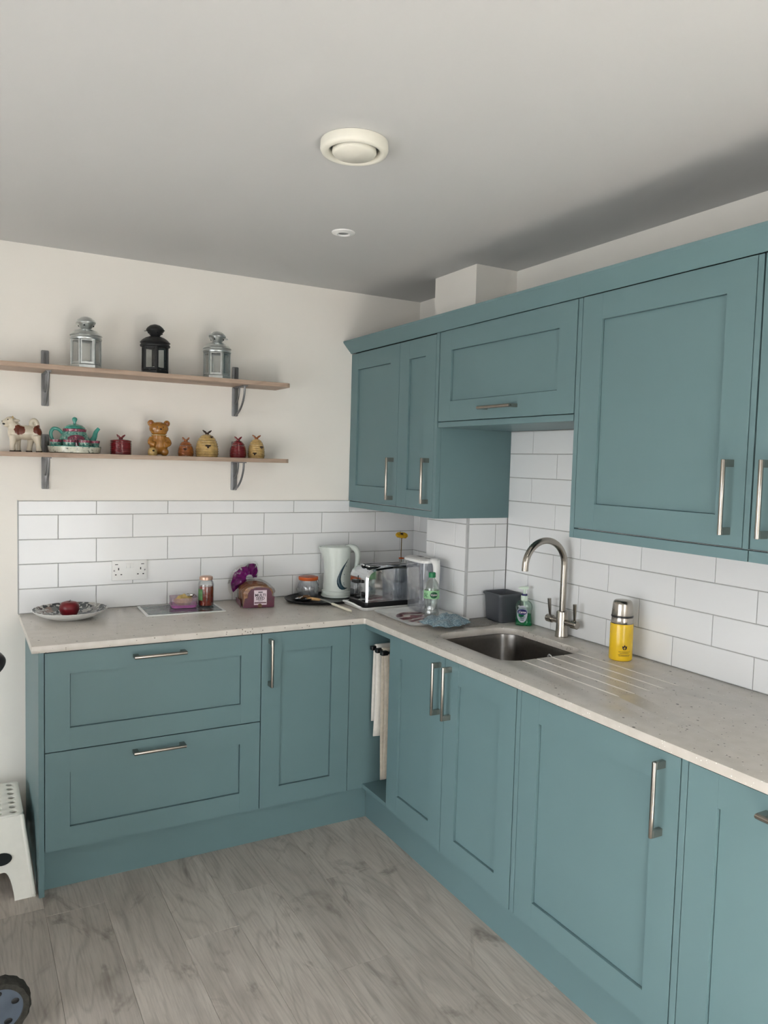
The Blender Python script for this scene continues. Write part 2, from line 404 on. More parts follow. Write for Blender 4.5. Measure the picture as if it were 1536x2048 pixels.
def flat(outline, holes=(), th=0.01, bevel=0.0, mat4=None):
    """a plate with holes: outline in (u, v), thickness along +w from 0 to th"""
    cu = bpy.data.curves.new('flat', 'CURVE'); cu.dimensions = '2D'; cu.fill_mode = 'BOTH'
    cu.extrude = th / 2 - bevel; cu.bevel_depth = bevel; cu.bevel_resolution = 1; cu.offset = -bevel
    for ring in (outline, *holes):
        sp = cu.splines.new('POLY'); sp.points.add(len(ring) - 1); sp.use_cyclic_u = True
        for p, q in zip(sp.points, ring): p.co = (q[0], q[1], 0, 1)
    o = bpy.data.objects.new('flat', cu); COL.objects.link(o)
    me = bake(o); bpy.data.curves.remove(cu)
    me.transform(Matrix.Translation((0, 0, th / 2)))
    bm = bmesh.new(); bm.from_mesh(me); bmesh.ops.remove_doubles(bm, verts=bm.verts, dist=1e-6); bmesh.ops.recalc_face_normals(bm, faces=bm.faces); bm.to_mesh(me); bm.free()
    if mat4 is not None: me.transform(mat4)
    return me
def text(body, size, depth=0.0003, align='CENTER', shear=0.0, bold=0.0):
    cu = bpy.data.curves.new('text', 'FONT'); cu.body = body; cu.size = size; cu.extrude = depth; cu.align_x = align; cu.align_y = 'CENTER'
    cu.shear = shear; cu.offset = bold; cu.resolution_u = 2
    o = bpy.data.objects.new('text', cu); COL.objects.link(o); me = bake(o); bpy.data.curves.remove(cu); me.materials.clear(); return me
def wrap(me, r, z, a0, c=(0, 0)):
    """bend a flat (x, y) mesh round a vertical cylinder; a0 = angle of the middle, text reads left to right from outside"""
    for v in me.vertices:
        rr = r + v.co.z; a = a0 + v.co.x / r
        v.co = (c[0] + rr * cos(a), c[1] + rr * sin(a), z + v.co.y)
    return me
def bars(rows, h=0.0006):
    """rows of short printed strokes too small to read: (x0, x1, y, thickness)"""
    m = M()
    for x0, x1, y, t in rows: m.box(x0, x1, y - t / 2, y + t / 2, 0, h)
    return m.mesh('print')
FRONT = Matrix(((1, 0, 0, 0), (0, 0, -1, 0), (0, 1, 0, 0), (0, 0, 0, 1)))   # (u, v, w) -> (x, -w, v): plate facing -y
def blob(parts, voxel=0.003, smooth=6):
    m = M()
    for p in parts:
        if p[0] == 'e': m.ell(p[1], p[2], 18, 12)
        else: m.tube(*crv(p[1], p[2], 4), 12)
    me = m.mesh('blob'); o = bpy.data.objects.new('blob', me); COL.objects.link(o)
    r = o.modifiers.new('remesh', 'REMESH'); r.mode = 'VOXEL'; r.voxel_size = voxel
    sm = o.modifiers.new('smooth', 'SMOOTH'); sm.factor = 0.5; sm.iterations = smooth
    out = bake(o); bpy.data.meshes.remove(me); return out
def copy_tree(o, parent=None):
    c = o.copy(); COL.objects.link(c)
    if parent is not None: c.parent = parent
    for ch in list(o.children): copy_tree(ch, c)
    return c
def arc(c, r, a0, a1, n, plane='xz', y=0):
    out = []
    for k in range(n + 1):
        a = a0 + (a1 - a0) * k / n; p, q = c[0] + r * cos(a), c[1] + r * sin(a)
        out.append((p, y, q) if plane == 'xz' else (y, p, q) if plane == 'yz' else (p, q, y))
    return out

# ------------------------------------------------------------------ room shell
CEIL = 2.412
def structure(name, m, mat, **kw): return obj(name, m, mat, kind='structure', **kw)
def rect(a, b, c, d): return [(a, c), (b, c), (b, d), (a, d)]
floor = structure('floor', M().box(ROOM_L - 0.2, 0.2, ROOM_R - 0.2, 0.2, -0.06, -0.004), 'gap')
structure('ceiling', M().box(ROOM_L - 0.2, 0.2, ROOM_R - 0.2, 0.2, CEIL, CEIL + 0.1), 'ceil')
wall_back = structure('wall_back', M().box(ROOM_L - 0.2, 0.2, 0, 0.2, -0.06, CEIL), 'wall')
wall_right = structure('wall_right', M().box(0, 0.2, ROOM_R - 0.2, 0, -0.06, CEIL), 'wall')
structure('wall_rear', flat(rect(ROOM_L - 0.2, 0.2, -0.06, CEIL), [rect(*WIN1)], 0.25, mat4=Matrix.Translation((0, ROOM_R, 0)) @ FRONT), 'wall')
RZL = Matrix.Rotation(radians(-90), 4, 'Z')
structure('wall_left', flat(rect(ROOM_R - 0.2, 0.2, -0.06, CEIL), [rect(*WIN2)], 0.25, mat4=Matrix.Translation((ROOM_L, 0, 0)) @ Matrix(((0, 0, -1, 0), (1, 0, 0, 0), (0, 1, 0, 0), (0, 0, 0, 1)))), 'wall')
def window(name, mat4, a0, a1, z0, z1, n):
    fr = 0.06; holes = []; w = (a1 - a0 - fr) / n
    for k in range(n): holes.append(rect(a0 + fr + k * w, a0 + k * w + w, z0 + fr, z1 - fr))
    o = structure(name, flat(rect(a0 + 0.002, a1 - 0.002, z0 + 0.002, z1 - 0.002), holes, 0.07, 0.004, mat4), 'winframe')
    for h in holes:
        obj('pane', flat([(p[0], p[1]) for p in h], (), 0.006, 0, mat4 @ Matrix.Translation((0, 0, 0.03))), 'winglass', o)
window('window_1', Matrix.Translation((0, ROOM_R - 0.1, 0)) @ FRONT, *WIN1, 3)
window('window_2', Matrix.Translation((ROOM_L - 0.1, 0, 0)) @ Matrix(((0, 0, -1, 0), (1, 0, 0, 0), (0, 1, 0, 0), (0, 0, 0, 1))), *WIN2, 3)

# floor planks, running towards the back wall
PW, PLN = 0.19, 1.285
plank_cache = {}
def plank(x0, x1, y0, y1):
    key = (round(x1 - x0, 4), round(y1 - y0, 4))
    if key not in plank_cache:
        w, l = x1 - x0 - 0.0006, y1 - y0 - 0.0006; c = 0.0009
        m = M().loft([[(-w / 2, -l / 2, -0.004), (w / 2, -l / 2, -0.004), (w / 2, l / 2, -0.004), (-w / 2, l / 2, -0.004)],
                      [(-w / 2, -l / 2, -c), (w / 2, -l / 2, -c), (w / 2, l / 2, -c), (-w / 2, l / 2, -c)],
                      [(-w / 2 + c, -l / 2 + c, 0), (w / 2 - c, -l / 2 + c, 0), (w / 2 - c, l / 2 - c, 0), (-w / 2 + c, l / 2 - c, 0)]])
        me = m.mesh('plank'); me.materials.append(MT['floor']); plank_cache[key] = me
    o = bpy.data.objects.new('plank', plank_cache[key]); COL.objects.link(o); o.parent = floor
    o.location = ((x0 + x1) / 2, (y0 + y1) / 2, 0)
k = 0; x1 = -0.535
while x1 > ROOM_L:
    x0 = max(x1 - PW, ROOM_L)
    offs = [-1.783, -0.93, -1.42, -2.15, -1.06, -1.70, -0.72, -1.95, -1.25][k % 9]
    ys = [offs + PLN * j for j in range(-5, 4)]
    ys = [ROOM_R] + [y for y in ys if ROOM_R + 0.05 < y < -0.02] + [0.0]
    for a, b in zip(ys, ys[1:]): plank(x0, x1, a, b)
    x1 = x0 if x0 > ROOM_L else ROOM_L - 1; k += 1
plank(-0.535, -0.0, ROOM_R, -2.9)
plank(-0.535, -0.0, -2.9, 0)

# boxed-in pipe column in the corner
BX, BY0, BY1 = -0.215, -0.475, -0.790
boxing = structure('wall_boxing', M().box(BX, 0.01, BY1, BY0, 0.885, CEIL), 'wall')

# tiles: 300 x 100 mm, offset half a length each course
TZ, TH, TL, TT, J = 0.91, 0.10222, 0.3025, 0.008, 0.0026
tile_cache = {}
def tile(parent, mat4, u0, u1, z0, z1):
    w, h = u1 - u0 - J, z1 - z0 - J
    if w < 0.004 or h < 0.004: return
    key = (round(w, 4), round(h, 4))
    if key not in tile_cache:
        c = 0.0016
        def ring(a, y): return [(-w / 2 + a, y, -h / 2 + a), (w / 2 - a, y, -h / 2 + a), (w / 2 - a, y, h / 2 - a), (-w / 2 + a, y, h / 2 - a)]
        me = M().loft([ring(0, 0), ring(0, -TT + c), ring(c * 0.4, -TT + c * 0.35), ring(c, -TT)], cap0=False).mesh('tile')
        me.shade_smooth(); me.set_sharp_from_angle(angle=0.5)
        me.materials.append(MT['tile']); tile_cache[key] = me
    o = bpy.data.objects.new('tile', tile_cache[key]); COL.objects.link(o); o.parent = parent
    o.matrix_world = mat4 @ Matrix.Translation(((u0 + u1) / 2, 0, (z0 + z1) / 2))
def course(parent, mat4, u0, u1, z0, z1, joints):
    js = [u0] + sorted(j for j in joints if u0 + 0.006 < j < u1 - 0.006) + [u1]
    for a, b in zip(js, js[1:]): tile(parent, mat4, a, b, z0, z1)
I4 = Matrix.Identity(4)
LX = -1.9014
rows = [(r, TZ + TH * r, TZ + TH * (r + 1)) for r in range(4)] + [(4, TZ + TH * 4, 1.377)]
# back wall
gb = obj('grout_bed', M().box(LX, -0.0005, -TT + 0.0022, 0.001, 0.905, 1.377), 'grout', wall_back)
for r, z0, z1 in rows:
    course(wall_back, I4, LX, -0.002, z0, z1, [LX + TL * (k + (0.5 if r % 2 else 0)) for k in range(8)])
# right wall: u runs from the corner towards the camera, so world = (0, -u)
MR = Matrix.Rotation(radians(-90), 4, 'Z')
S0 = 1.0974
obj('grout_bed', M().box(-TT + 0.0022, 0.001, -3.0, BY1, 0.905, 1.421), 'grout', wall_right)
obj('grout_bed', M().box(-TT + 0.0022, 0.001, -1.60, BY1, 1.421, 1.722), 'grout', wall_right)
for r in range(8):
    z0 = TZ + TH * r; z1 = min(TZ + TH * (r + 1), 1.722)
    course(wall_right, MR, -BY1 + TT, 3.0 if r < 5 else 1.6, z0, z1, [S0 + TL * (k + (0.5 if r % 2 else 0)) for k in range(-3, 8)])
# the strip between the back wall and the column
obj('grout_bed', M().box(-TT + 0.0022, 0.001, BY0, -0.009, 0.905, 1.377), 'grout', wall_right)
for r, z0, z1 in rows:
    course(wall_right, MR, 0.009, -BY0, z0, z1, [0.072 + 0.3025] if r % 2 == 0 else [0.072, 0.3745])
# the column's faces
MB = Matrix.Translation((BX, 0, 0)) @ MR
MC = Matrix.Translation((0, BY1, 0))
obj('grout_bed', M().box(BX - TT + 0.0022, BX + 0.001, BY1, BY0, 0.905, 1.377), 'grout', boxing)
obj('grout_bed', M().box(BX, -TT, BY1 - TT + 0.0022, BY1 + 0.001, 0.905, 1.377), 'grout', boxing)
for r, z0, z1 in rows:
    course(boxing, MB, -BY0, -BY1, z0, z1, [0.706] if r % 2 else [0.552])
    course(boxing, MC, BX, -TT - 0.001, z0, z1, [-0.0715] if r % 2 else [])
structure('trim_1', M().box(BX - TT - 0.0012, BX + 0.001, BY1 - TT - 0.0012, BY1 + 0.001, 0.911, 1.377), 'trim', bevel=0.001)
structure('trim_2', M().box(LX - 0.003, LX, -TT - 0.0008, 0, 0.911, 1.379), 'trim')

# ------------------------------------------------------------------ fitted cabinets
def stepped(xs, zs, hh, yb):
    """closed front built of rectangular fields; hh[i][j] = y of the field's face (0 = proudest), yb = back"""
    m = M(); nx, nz = len(xs) - 1, len(zs) - 1
    for i in range(nx):
        for j in range(nz):
            y = hh[i][j]
            m.add([(xs[i], y, zs[j]), (xs[i + 1], y, zs[j]), (xs[i + 1], y, zs[j + 1]), (xs[i], y, zs[j + 1])], [(0, 1, 2, 3)])
            yr = hh[i + 1][j] if i + 1 < nx else yb
            if abs(yr - y) > 1e-7: m.add([(xs[i + 1], y, zs[j]), (xs[i + 1], yr, zs[j]), (xs[i + 1], yr, zs[j + 1]), (xs[i + 1], y, zs[j + 1])], [(0, 1, 2, 3)])
            if i == 0: m.add([(xs[0], y, zs[j]), (xs[0], yb, zs[j]), (xs[0], yb, zs[j + 1]), (xs[0], y, zs[j + 1])], [(3, 2, 1, 0)])
            yu = hh[i][j + 1] if j + 1 < nz else yb
            if abs(yu - y) > 1e-7: m.add([(xs[i], y, zs[j + 1]), (xs[i + 1], y, zs[j + 1]), (xs[i + 1], yu, zs[j + 1]), (xs[i], yu, zs[j + 1])], [(0, 1, 2, 3)])
            if j == 0: m.add([(xs[i], y, zs[0]), (xs[i + 1], y, zs[0]), (xs[i + 1], yb, zs[0]), (xs[i], yb, zs[0])], [(3, 2, 1, 0)])
    m.add([(xs[0], yb, zs[0]), (xs[-1], yb, zs[0]), (xs[-1], yb, zs[-1]), (xs[0], yb, zs[-1])], [(3, 2, 1, 0)])
    me = bpy.data.meshes.new('front'); me.from_pydata(m.v, [], m.f)
    bm = bmesh.new(); bm.from_mesh(me); bmesh.ops.remove_doubles(bm, verts=bm.verts, dist=1e-6); bmesh.ops.recalc_face_normals(bm, faces=bm.faces); bm.to_mesh(me); bm.free()
    return me
ST = 0.082
def shaker(name, x0, x1, z0, z1, parent, stl=ST, stt=ST, rl=0.079, sr=None, mat='teal'):
    sr = sr or stl
    g = 0.0022
    xs = [x0, x0 + stl, x0 + stl + g, x1 - sr - g, x1 - sr, x1]; zs = [z0, z0 + rl, z0 + rl + g, z1 - rl - g, z1 - rl, z1]
    a, b, c, d = 0.0, 0.0003, 0.0085, 0.0125      # stile, rail, panel, shadow groove round the panel
    hh = [[a] * 5, [b, d, d, d, b], [b, d, c, d, b], [b, d, d, d, b], [a] * 5]
    return obj(name, stepped(xs, zs, hh, 0.02), mat, parent, bevel=0.0011, ang=0.5)
def bar_handle(parent, x, z, L=0.192, vertical=True, name='handle'):
    """brushed bar on two square feet, standing 34 mm off the front"""
    m = M(); rings = []
    sect = [(0.0065 * cos(a), -0.034 + 0.0055 * sin(a)) for a in (2 * pi * k / 14 for k in range(14))]
    prof = []
    e = L / 2
    def put(u, v, w):  # u along the bar, v across, w depth
        return (x + v, w, z + u) if vertical else (x + u, w, z + v)
    m.loft([[put(-e, v * 0.8, w) for v, w in sect], [put(-e + 0.0015, v, w) for v, w in sect], [put(e - 0.0015, v, w) for v, w in sect], [put(e, v * 0.8, w) for v, w in sect]])
    o = obj(name, m, 'steel', parent, ang=0.6)
    for s in (-1, 1):
        u0, u1 = sorted((s * e, s * (e - 0.019)))
        f = M(); f.loft([[put(u0, -0.006, -0.032), put(u1, -0.006, -0.032), put(u1, 0.006, -0.032), put(u0, 0.006, -0.032)],
                         [put(u0, -0.006, 0.001), put(u1, -0.006, 0.001), put(u1, 0.006, 0.001), put(u0, 0.006, 0.001)]])
        obj('foot', f, 'steel', o, bevel=0.0008)
    return o
FR = -0.592
def unit(name, label, cat, back_run, a, w, depth, z0, z1, group=None, front=FR, carc='carcass', ctop=None):
    """local frame: x left to right, y from the door face into the cabinet, z up"""
    if back_run: t = thing(name, label, cat, (a, front, 0), 0, group)
    else: t = thing(name, label, cat, (front, a, 0), radians(-90), group)
    t['w'] = w
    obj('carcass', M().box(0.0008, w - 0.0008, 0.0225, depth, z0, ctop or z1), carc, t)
    return t
GB = 'base cabinets under the worktop'
GU = 'wall cabinets above the worktop'
Z0, Z1 = 0.157, 0.877
# back run
tag(obj('end_panel', M().box(-1.8765, -1.8585, -0.594, -0.003, 0.0, 0.884), 'teal', bevel=0.0008), 'tall plain teal end panel closing the base cabinets beside the step stool', 'panel')
t = unit('drawer_cabinet', 'wide teal base cabinet with two deep drawers below the fruit plate', 'cabinet', True, -1.857, 0.795, 0.57, Z0, 0.884, GB)
for z0, z1 in ((0.5225, Z1), (Z0 + 0.003, 0.5185)):
    d = shaker('drawer_front', 0.001, 0.794, z0, z1, t)
    bar_handle(d, 0.394, z1 - 0.037, vertical=False)
t = unit('narrow_base_cabinet', 'narrow teal base cabinet with one door right of the two deep drawers', 'cabinet', True, -1.061, 0.396, 0.57, Z0, 0.884, GB)
d = shaker('door', 0.0015, 0.3945, Z0 + 0.002, Z1, t); bar_handle(d, 0.034, 0.760)
# open towel recess in the corner
t = thing('towel_recess', 'open teal corner recess beside the sink cabinet, holding the hanging towels', 'cabinet', (0, 0, 0), 0, GB)
obj('side_panel', M().box(-0.6635, -0.03, -0.5915, -0.572, Z0, 0.884), 'teal', t, bevel=0.0006)
obj('shelf', M().box(-0.590, -0.04, -0.801, -0.592, Z0, 0.175), 'teal', t, bevel=0.0006)
obj('back_panel', M().box(-0.06, -0.04, -0.801, -0.592, 0.1755, 0.884), 'teal', t)
obj('top_rail', M().box(-0.590, -0.572, -0.801, -0.592, 0.858, 0.884), 'teal', t, bevel=0.0006)
# right run
t = unit('sink_cabinet', 'teal base cabinet with a pair of doors under the sink', 'cabinet', False, -0.803, 0.804, 0.57, Z0, 0.884, GB, ctop=0.70)
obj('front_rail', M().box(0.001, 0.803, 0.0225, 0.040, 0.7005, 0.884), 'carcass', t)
obj('side', M().box(0.0008, 0.018, 0.041, 0.57, 0.7005, 0.884), 'teal', t)
obj('side', M().box(0.786, 0.8032, 0.041, 0.57, 0.7005, 0.884), 'teal', t)
d = shaker('door', 0.002, 0.4005, Z0 + 0.002, Z1, t); bar_handle(d, 0.371, 0.760)
d = shaker('door', 0.4035, 0.802, Z0 + 0.002, Z1, t); bar_handle(d, 0.439, 0.760)
tag(obj('filler_strip', M().box(-0.592, -0.572, -1.6280, -1.6085, Z0 + 0.002, 0.884), 'teal', bevel=0.0008), 'slim teal filler strip between the double-door cabinet and the wide single door', 'panel')
t = unit('wide_base_cabinet', 'wide teal base cabinet with one big door below the drainer grooves', 'cabinet', False, -1.6285, 0.600, 0.57, Z0, 0.884, GB)
d = shaker('door', 0.002, 0.598, Z0 + 0.002, Z1, t); bar_handle(d, 0.548, 0.760)
tag(obj('filler_strip', M().box(-0.592, -0.572, -2.2475, -2.2295, Z0 + 0.002, 0.884), 'teal', bevel=0.0008), 'slim teal filler strip left of the rightmost base cabinet', 'panel')
t = unit('base_cabinet', 'teal cabinet front with a horizontal bar handle at the right photo edge', 'cabinet', False, -2.248, 0.600, 0.57, Z0, 0.884, GB)
d = shaker('door', 0.002, 0.598, Z0 + 0.002, Z1, t); bar_handle(d, 0.298, 0.838, vertical=False)
tag(obj('plinth', M().box(-1.858, -0.545, -0.545, -0.527, 0.0, Z0 - 0.001), 'teal'), 'teal plinth under the drawers, running along the back wall', 'plinth')
tag(obj('plinth', M().box(-0.5445, -0.527, -2.85, -0.5455, 0.0, Z0 - 0.001), 'teal'), 'teal plinth running under the sink-side cabinets', 'plinth')

# wall cabinets
UF = -0.393
t = unit('corner_wall_cabinet', 'teal wall cabinet with a pair of doors in the room corner', 'cabinet', False, -0.001, 0.796, 0.388, 1.377, 2.12, GU, UF)
# carcass is notched round the boxed column: replace by panels
bpy.data.objects.remove([c for c in t.children][0])
obj('side_panel', M().box(0.776, 0.7965, 0.0, 0.173, 1.346, 2.12), 'teal', t)
obj('side_panel', M().box(0.7995, 0.8005, 0.02, 0.384, 1.346, 2.12), 'teal', t)
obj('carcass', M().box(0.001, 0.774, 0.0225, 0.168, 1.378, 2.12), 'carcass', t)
obj('pelmet', M().box(0.0005, 0.775, 0.0015, 0.0195, 1.346, 1.3745), 'teal', t, bevel=0.0006)
d = shaker('door', 0.002, 0.4765, 1.3785, 2.105, t, stl=0.070, sr=ST); bar_handle(d, 0.4405, 1.500)
d = shaker('door', 0.479, 0.774, 1.3785, 2.105, t); bar_handle(d, 0.738, 1.500)
t = unit('extractor_wall_cabinet', 'short wide teal wall cabinet with a lift-up door above the sink', 'cabinet', False, -0.8025, 0.7905, 0.381, 1.7225, 2.12, GU, UF, carc='teal')
d = shaker('door', 0.0015, 0.789, 1.7465, 2.107, t); bar_handle(d, 0.411, 1.786, vertical=False)
obj('pelmet', M().box(0.001, 0.789, 0.0015, 0.0215, 1.7225, 1.743), 'teal', t, bevel=0.0006)
t = unit('large_wall_cabinet', 'large teal wall cabinet with one wide door right of the tap', 'cabinet', False, -1.5945, 0.637, 0.381, 1.378, 2.12, GU, UF)
obj('side_strip', M().box(0.001, 0.0195, 0.0008, 0.0215, 1.349, 2.107), 'teal', t, bevel=0.0006)
obj('side_strip', M().box(0.6215, 0.637, 0.0008, 0.0215, 1.380, 2.107), 'teal', t, bevel=0.0006)
obj('pelmet', M().box(0.0205, 0.637, 0.0008, 0.0215, 1.349, 1.3775), 'teal', t, bevel=0.0006)
d = shaker('door', 0.0225, 0.6195, 1.382, 2.107, t); bar_handle(d, 0.5795, 1.508)
t = unit('single_door_wall_cabinet', 'teal wall cabinet cut off by the right edge of the photo', 'cabinet', False, -2.2335, 0.60, 0.381, 1.378, 2.12, GU, UF)
obj('pelmet', M().box(0.001, 0.599, 0.0008, 0.0215, 1.349, 1.3775), 'teal', t, bevel=0.0006)
d = shaker('door', 0.0035, 0.598, 1.382, 2.107, t); bar_handle(d, 0.0445, 1.508)
# cornice: cove profile extruded along the run
prof = [(-0.370, 2.1215), (-0.3935, 2.1215), (-0.3935, 2.1095), (-0.398, 2.1095), (-0.441, 2.1575), (-0.443, 2.166), (-0.370, 2.166)]
tag(obj('cornice', M().prism(prof, lambda u, v: (u, -0.002, v), lambda u, v: (u, -2.83, v)), 'teal', ang=0.4), 'sloping teal cornice along the top of the wall cabinets', 'cornice')

# ------------------------------------------------------------------ worktop with sink cut-out and drainer grooves
SX0, SX1, SY0, SY1 = -0.505, -0.128, -1.437, -0.985
def worktop():
    out = [(-1.8995, -0.0085), (-1.8995, -0.612), (-0.6135, -0.612), (-0.607, -0.6185), (-0.607, -2.86), (-0.0085, -2.86), (-0.0085, -0.8005), (BX - 0.0105, -0.8005), (BX - 0.0105, -0.466), (-0.0085, -0.466), (-0.0085, -0.0085)]
    me = flat(out, [rrect(SX0, SX1, SY0, SY1, 0.075, 8)], 0.0255, 0.002, Matrix.Translation((0, 0, 0.8845)))
    o = bpy.data.objects.new('worktop_tmp', me); COL.objects.link(o)
    cut = []
    for i, x in enumerate((-0.4375, -0.373, -0.308, -0.2475, -0.181)):
        m = M(); m.tube([(x, SY0 + 0.035, 0.9122), (x, -1.60, 0.9122), (x, -1.86, 0.9124), (x, -1.875, 0.9135), (x, -1.884, 0.9165)], 0.0048, 12)
        c = bpy.data.objects.new('cutter', m.mesh('cutter')); COL.objects.link(c); cut.append(c)
        b = o.modifiers.new('g%d' % i, 'BOOLEAN'); b.operation = 'DIFFERENCE'; b.object = c; b.solver = 'EXACT'
    me2 = bake(o)
    for c in cut: bpy.data.objects.remove(c)
    return me2
MT['cut'] = plain('groove_light_catch', srgb(244, 240, 232), 0.2, var=0.01)  # whiter than the worktop: the light the grooves catch, painted in
wt_me = worktop()
wt_me.materials.clear(); wt_me.materials.append(MT['worktop']); wt_me.materials.append(MT['cut'])
for p in wt_me.polygons:
    c = p.center
    if c.y < SY0 + 0.001 and c.x > -0.46 and c.x < -0.15 and 0.9065 < c.z < 0.90985 and c.y > -1.90: p.material_index = 1
tag(obj('worktop', wt_me, None, ang=0.5), 'L-shaped pale speckled stone worktop with a sink cut-out and drainer grooves', 'worktop')

# sink
t = thing('sink', 'undermounted stainless steel sink bowl set into the worktop', 'sink', (0, 0, 0))
rings = []
for z, ins, r in ((0.8835, -0.014, 0.085), (0.8835, 0.0, 0.075), (0.865, 0.003, 0.075), (0.74, 0.010, 0.07), (0.722, 0.020, 0.06), (0.716, 0.045, 0.045), (0.713, 0.15, 0.03)):
    rings.append([(x, y, z) for x, y in rrect(SX0 + ins, SX1 - ins, SY0 + ins, SY1 - ins, r, 8)])
obj('bowl', M().loft(rings, cap0=False), 'sinksteel', t, ang=0.9)
obj('drain', M().lathe([(0.0, 0.7145), (0.032, 0.7145), (0.042, 0.7165), (0.045, 0.7145), (0.0, 0.7135)], 28, ((SX0 + SX1) / 2, (SY0 + SY1) / 2, 0)), 'chrome', t)
ov = obj('overflow', M().lathe([(0.0, 0.004), (0.012, 0.004), (0.016, 0.002), (0.016, 0.0)], 20), 'chrome', t, loc=(SX1 - 0.007, -1.245, 0.84), rot=(0, radians(-90), 0))
obj('overflow_slot', M().box(-0.003, 0.003, -0.009, 0.009, 0.0035, 0.005), 'black', ov)

# mixer tap
t = thing('mixer_tap', 'tall brushed steel mixer tap with swan neck and two levers behind the sink', 'tap', (-0.052, -1.213, 0.91))
obj('base', M().lathe([(0.026, 0), (0.026, 0.004), (0.0235, 0.006), (0.0225, 0.012), (0.0225, 0.098), (0.021, 0.102), (0.014, 0.103)], 28), 'steel', t)
pth = [(0, 0, 0.10), (0, 0, 0.18), (0, 0, 0.283)] + arc((-0.098, 0.283), 0.098, 0, pi * 0.99, 22) + [(-0.1965, 0, 0.268)]
obj('spout', M().tube(pth, 0.0128, 18), 'steel', t, ang=0.9)
for s in (-1, 1):
    v = obj('valve', M().tube([(0, s * 0.020, 0.060), (0, s * 0.055, 0.060), (0, s * 0.056, 0.060), (0, s * 0.083, 0.060), (0, s * 0.085, 0.060)], [0.011, 0.011, 0.0155, 0.0155, 0.013], 18), 'steel', t, ang=0.5)
    obj('lever', M().tube([(0, s * 0.070, 0.072), (-0.001, s * 0.070, 0.082), (-0.003, s * 0.071, 0.110), (-0.005, s * 0.072, 0.140)], [0.0045, 0.0050, 0.0068, 0.0075], 14), 'steel', v)

# ------------------------------------------------------------------ towel rail and towels
t = thing('towel_rail', 'black pull-out towel rail with three arms inside the corner recess', 'towel rail', (0, 0, 0))
obj('mount', M().box(-0.10, -0.062, -0.76, -0.615, 0.76, 0.80), 'black', t, bevel=0.002)
for y, xe in ((-0.632, -0.585), (-0.680, -0.588), (-0.728, -0.590)):
    a = obj('arm', M().tube([(-0.10, y, 0.782), (xe + 0.012, y, 0.782)], 0.006, 12), 'chrome', t)
    obj('end_cap', M().box(xe, xe + 0.03, y - 0.011, y + 0.011, 0.773, 0.792), 'black', a, bevel=0.003)
def towel(name, label, y, zf, zb, mat, seed, spread):
    """cloth folded over an arm that runs along x: a thin inverted U seen edge-on"""
    rnd = random.Random(seed); N = 26; nx = 14
    # centre line in (y, z): front fall, over the arm, back fall
    line = []
    for k in range(N + 1):
        f = k / N
        if f < 0.46: s = f / 0.46; line.append((-0.010 - spread * sin(pi * s) * 0.9 - 0.003 * (1 - s), zf + (0.790 - zf) * s))
        elif f > 0.54: s = (1 - f) / 0.46; line.append((0.010 + spread * sin(pi * s) * 0.5, zb + (0.790 - zb) * s))
        else: a = pi * (1 - (f - 0.46) / 0.08); line.append((0.011 * cos(a), 0.790 + 0.006 * sin(a)))
    V = []; F = []
    for i in range(nx + 1):
        x = -0.565 + 0.33 * i / nx
        for k, (dy, z) in enumerate(line):
            drop = max(0, (0.79 - z)) / 0.6
            w = 0.006 * drop * sin(x * 42 + seed) + 0.003 * drop * sin(x * 91 + seed * 2 + (0 if k < N / 2 else 2))
            V.append((x - 0.012 * drop * cos(seed) * (1 - i / nx), y + dy + w, z))
    n = N + 1
    for i in range(nx):
        for k in range(N): F.append((i * n + k, i * n + k + 1, (i + 1) * n + k + 1, (i + 1) * n + k))
    m = M().add(V, F)
    o = obj(name, m, mat, ang=1.2)
    sd = o.modifiers.new('thickness', 'SOLIDIFY'); sd.thickness = 0.0045; sd.offset = 0
    return tag(o, label, 'towel', 'towels in the recess')
towel('tea_towel', 'white tea towel hanging nearest the drawers side of the corner recess', -0.632, 0.40, 0.46, 'towel', 1, 0.006)
towel('hand_towel', 'long oatmeal towel hanging lowest in the corner recess, next to the sink cabinet', -0.700, 0.235, 0.225, 'towel2', 4, 0.010)

# ------------------------------------------------------------------ ceiling fittings
t = thing('ceiling_vent', 'round white extract vent valve on the ceiling', 'vent', (-1.195, -1.587, CEIL))
obj('ring', M().lathe([(0.070, -0.001), (0.089, -0.001), (0.090, -0.020), (0.086, -0.028), (0.078, -0.031), (0.070, -0.028), (0.066, -0.018), (0.067, -0.004)], 48), 'cream_white', t, ang=0.9)
obj('throat', M().lathe([(0.0, -0.003), (0.067, -0.003), (0.067, -0.006), (0.0, -0.006)], 40), 'bracket', t)
obj('disc', M().lathe([(0.0, -0.010), (0.052, -0.011), (0.058, -0.018), (0.059, -0.027), (0.053, -0.034), (0.0, -0.036)], 40), 'cream_white', t, ang=0.9)
t = thing('downlight', 'small round white recessed downlight on the ceiling', 'light', (-0.873, -0.866, CEIL))
obj('bezel', M().lathe([(0.024, -0.0005), (0.043, -0.0005), (0.042, -0.004), (0.030, -0.008), (0.024, -0.009), (0.020, -0.004)], 40), 'white', t, ang=0.9)
obj('lens', M().lathe([(0.0, -0.001), (0.021, -0.001), (0.021, -0.003), (0.0, -0.0035)], 28), 'lampglass', t)

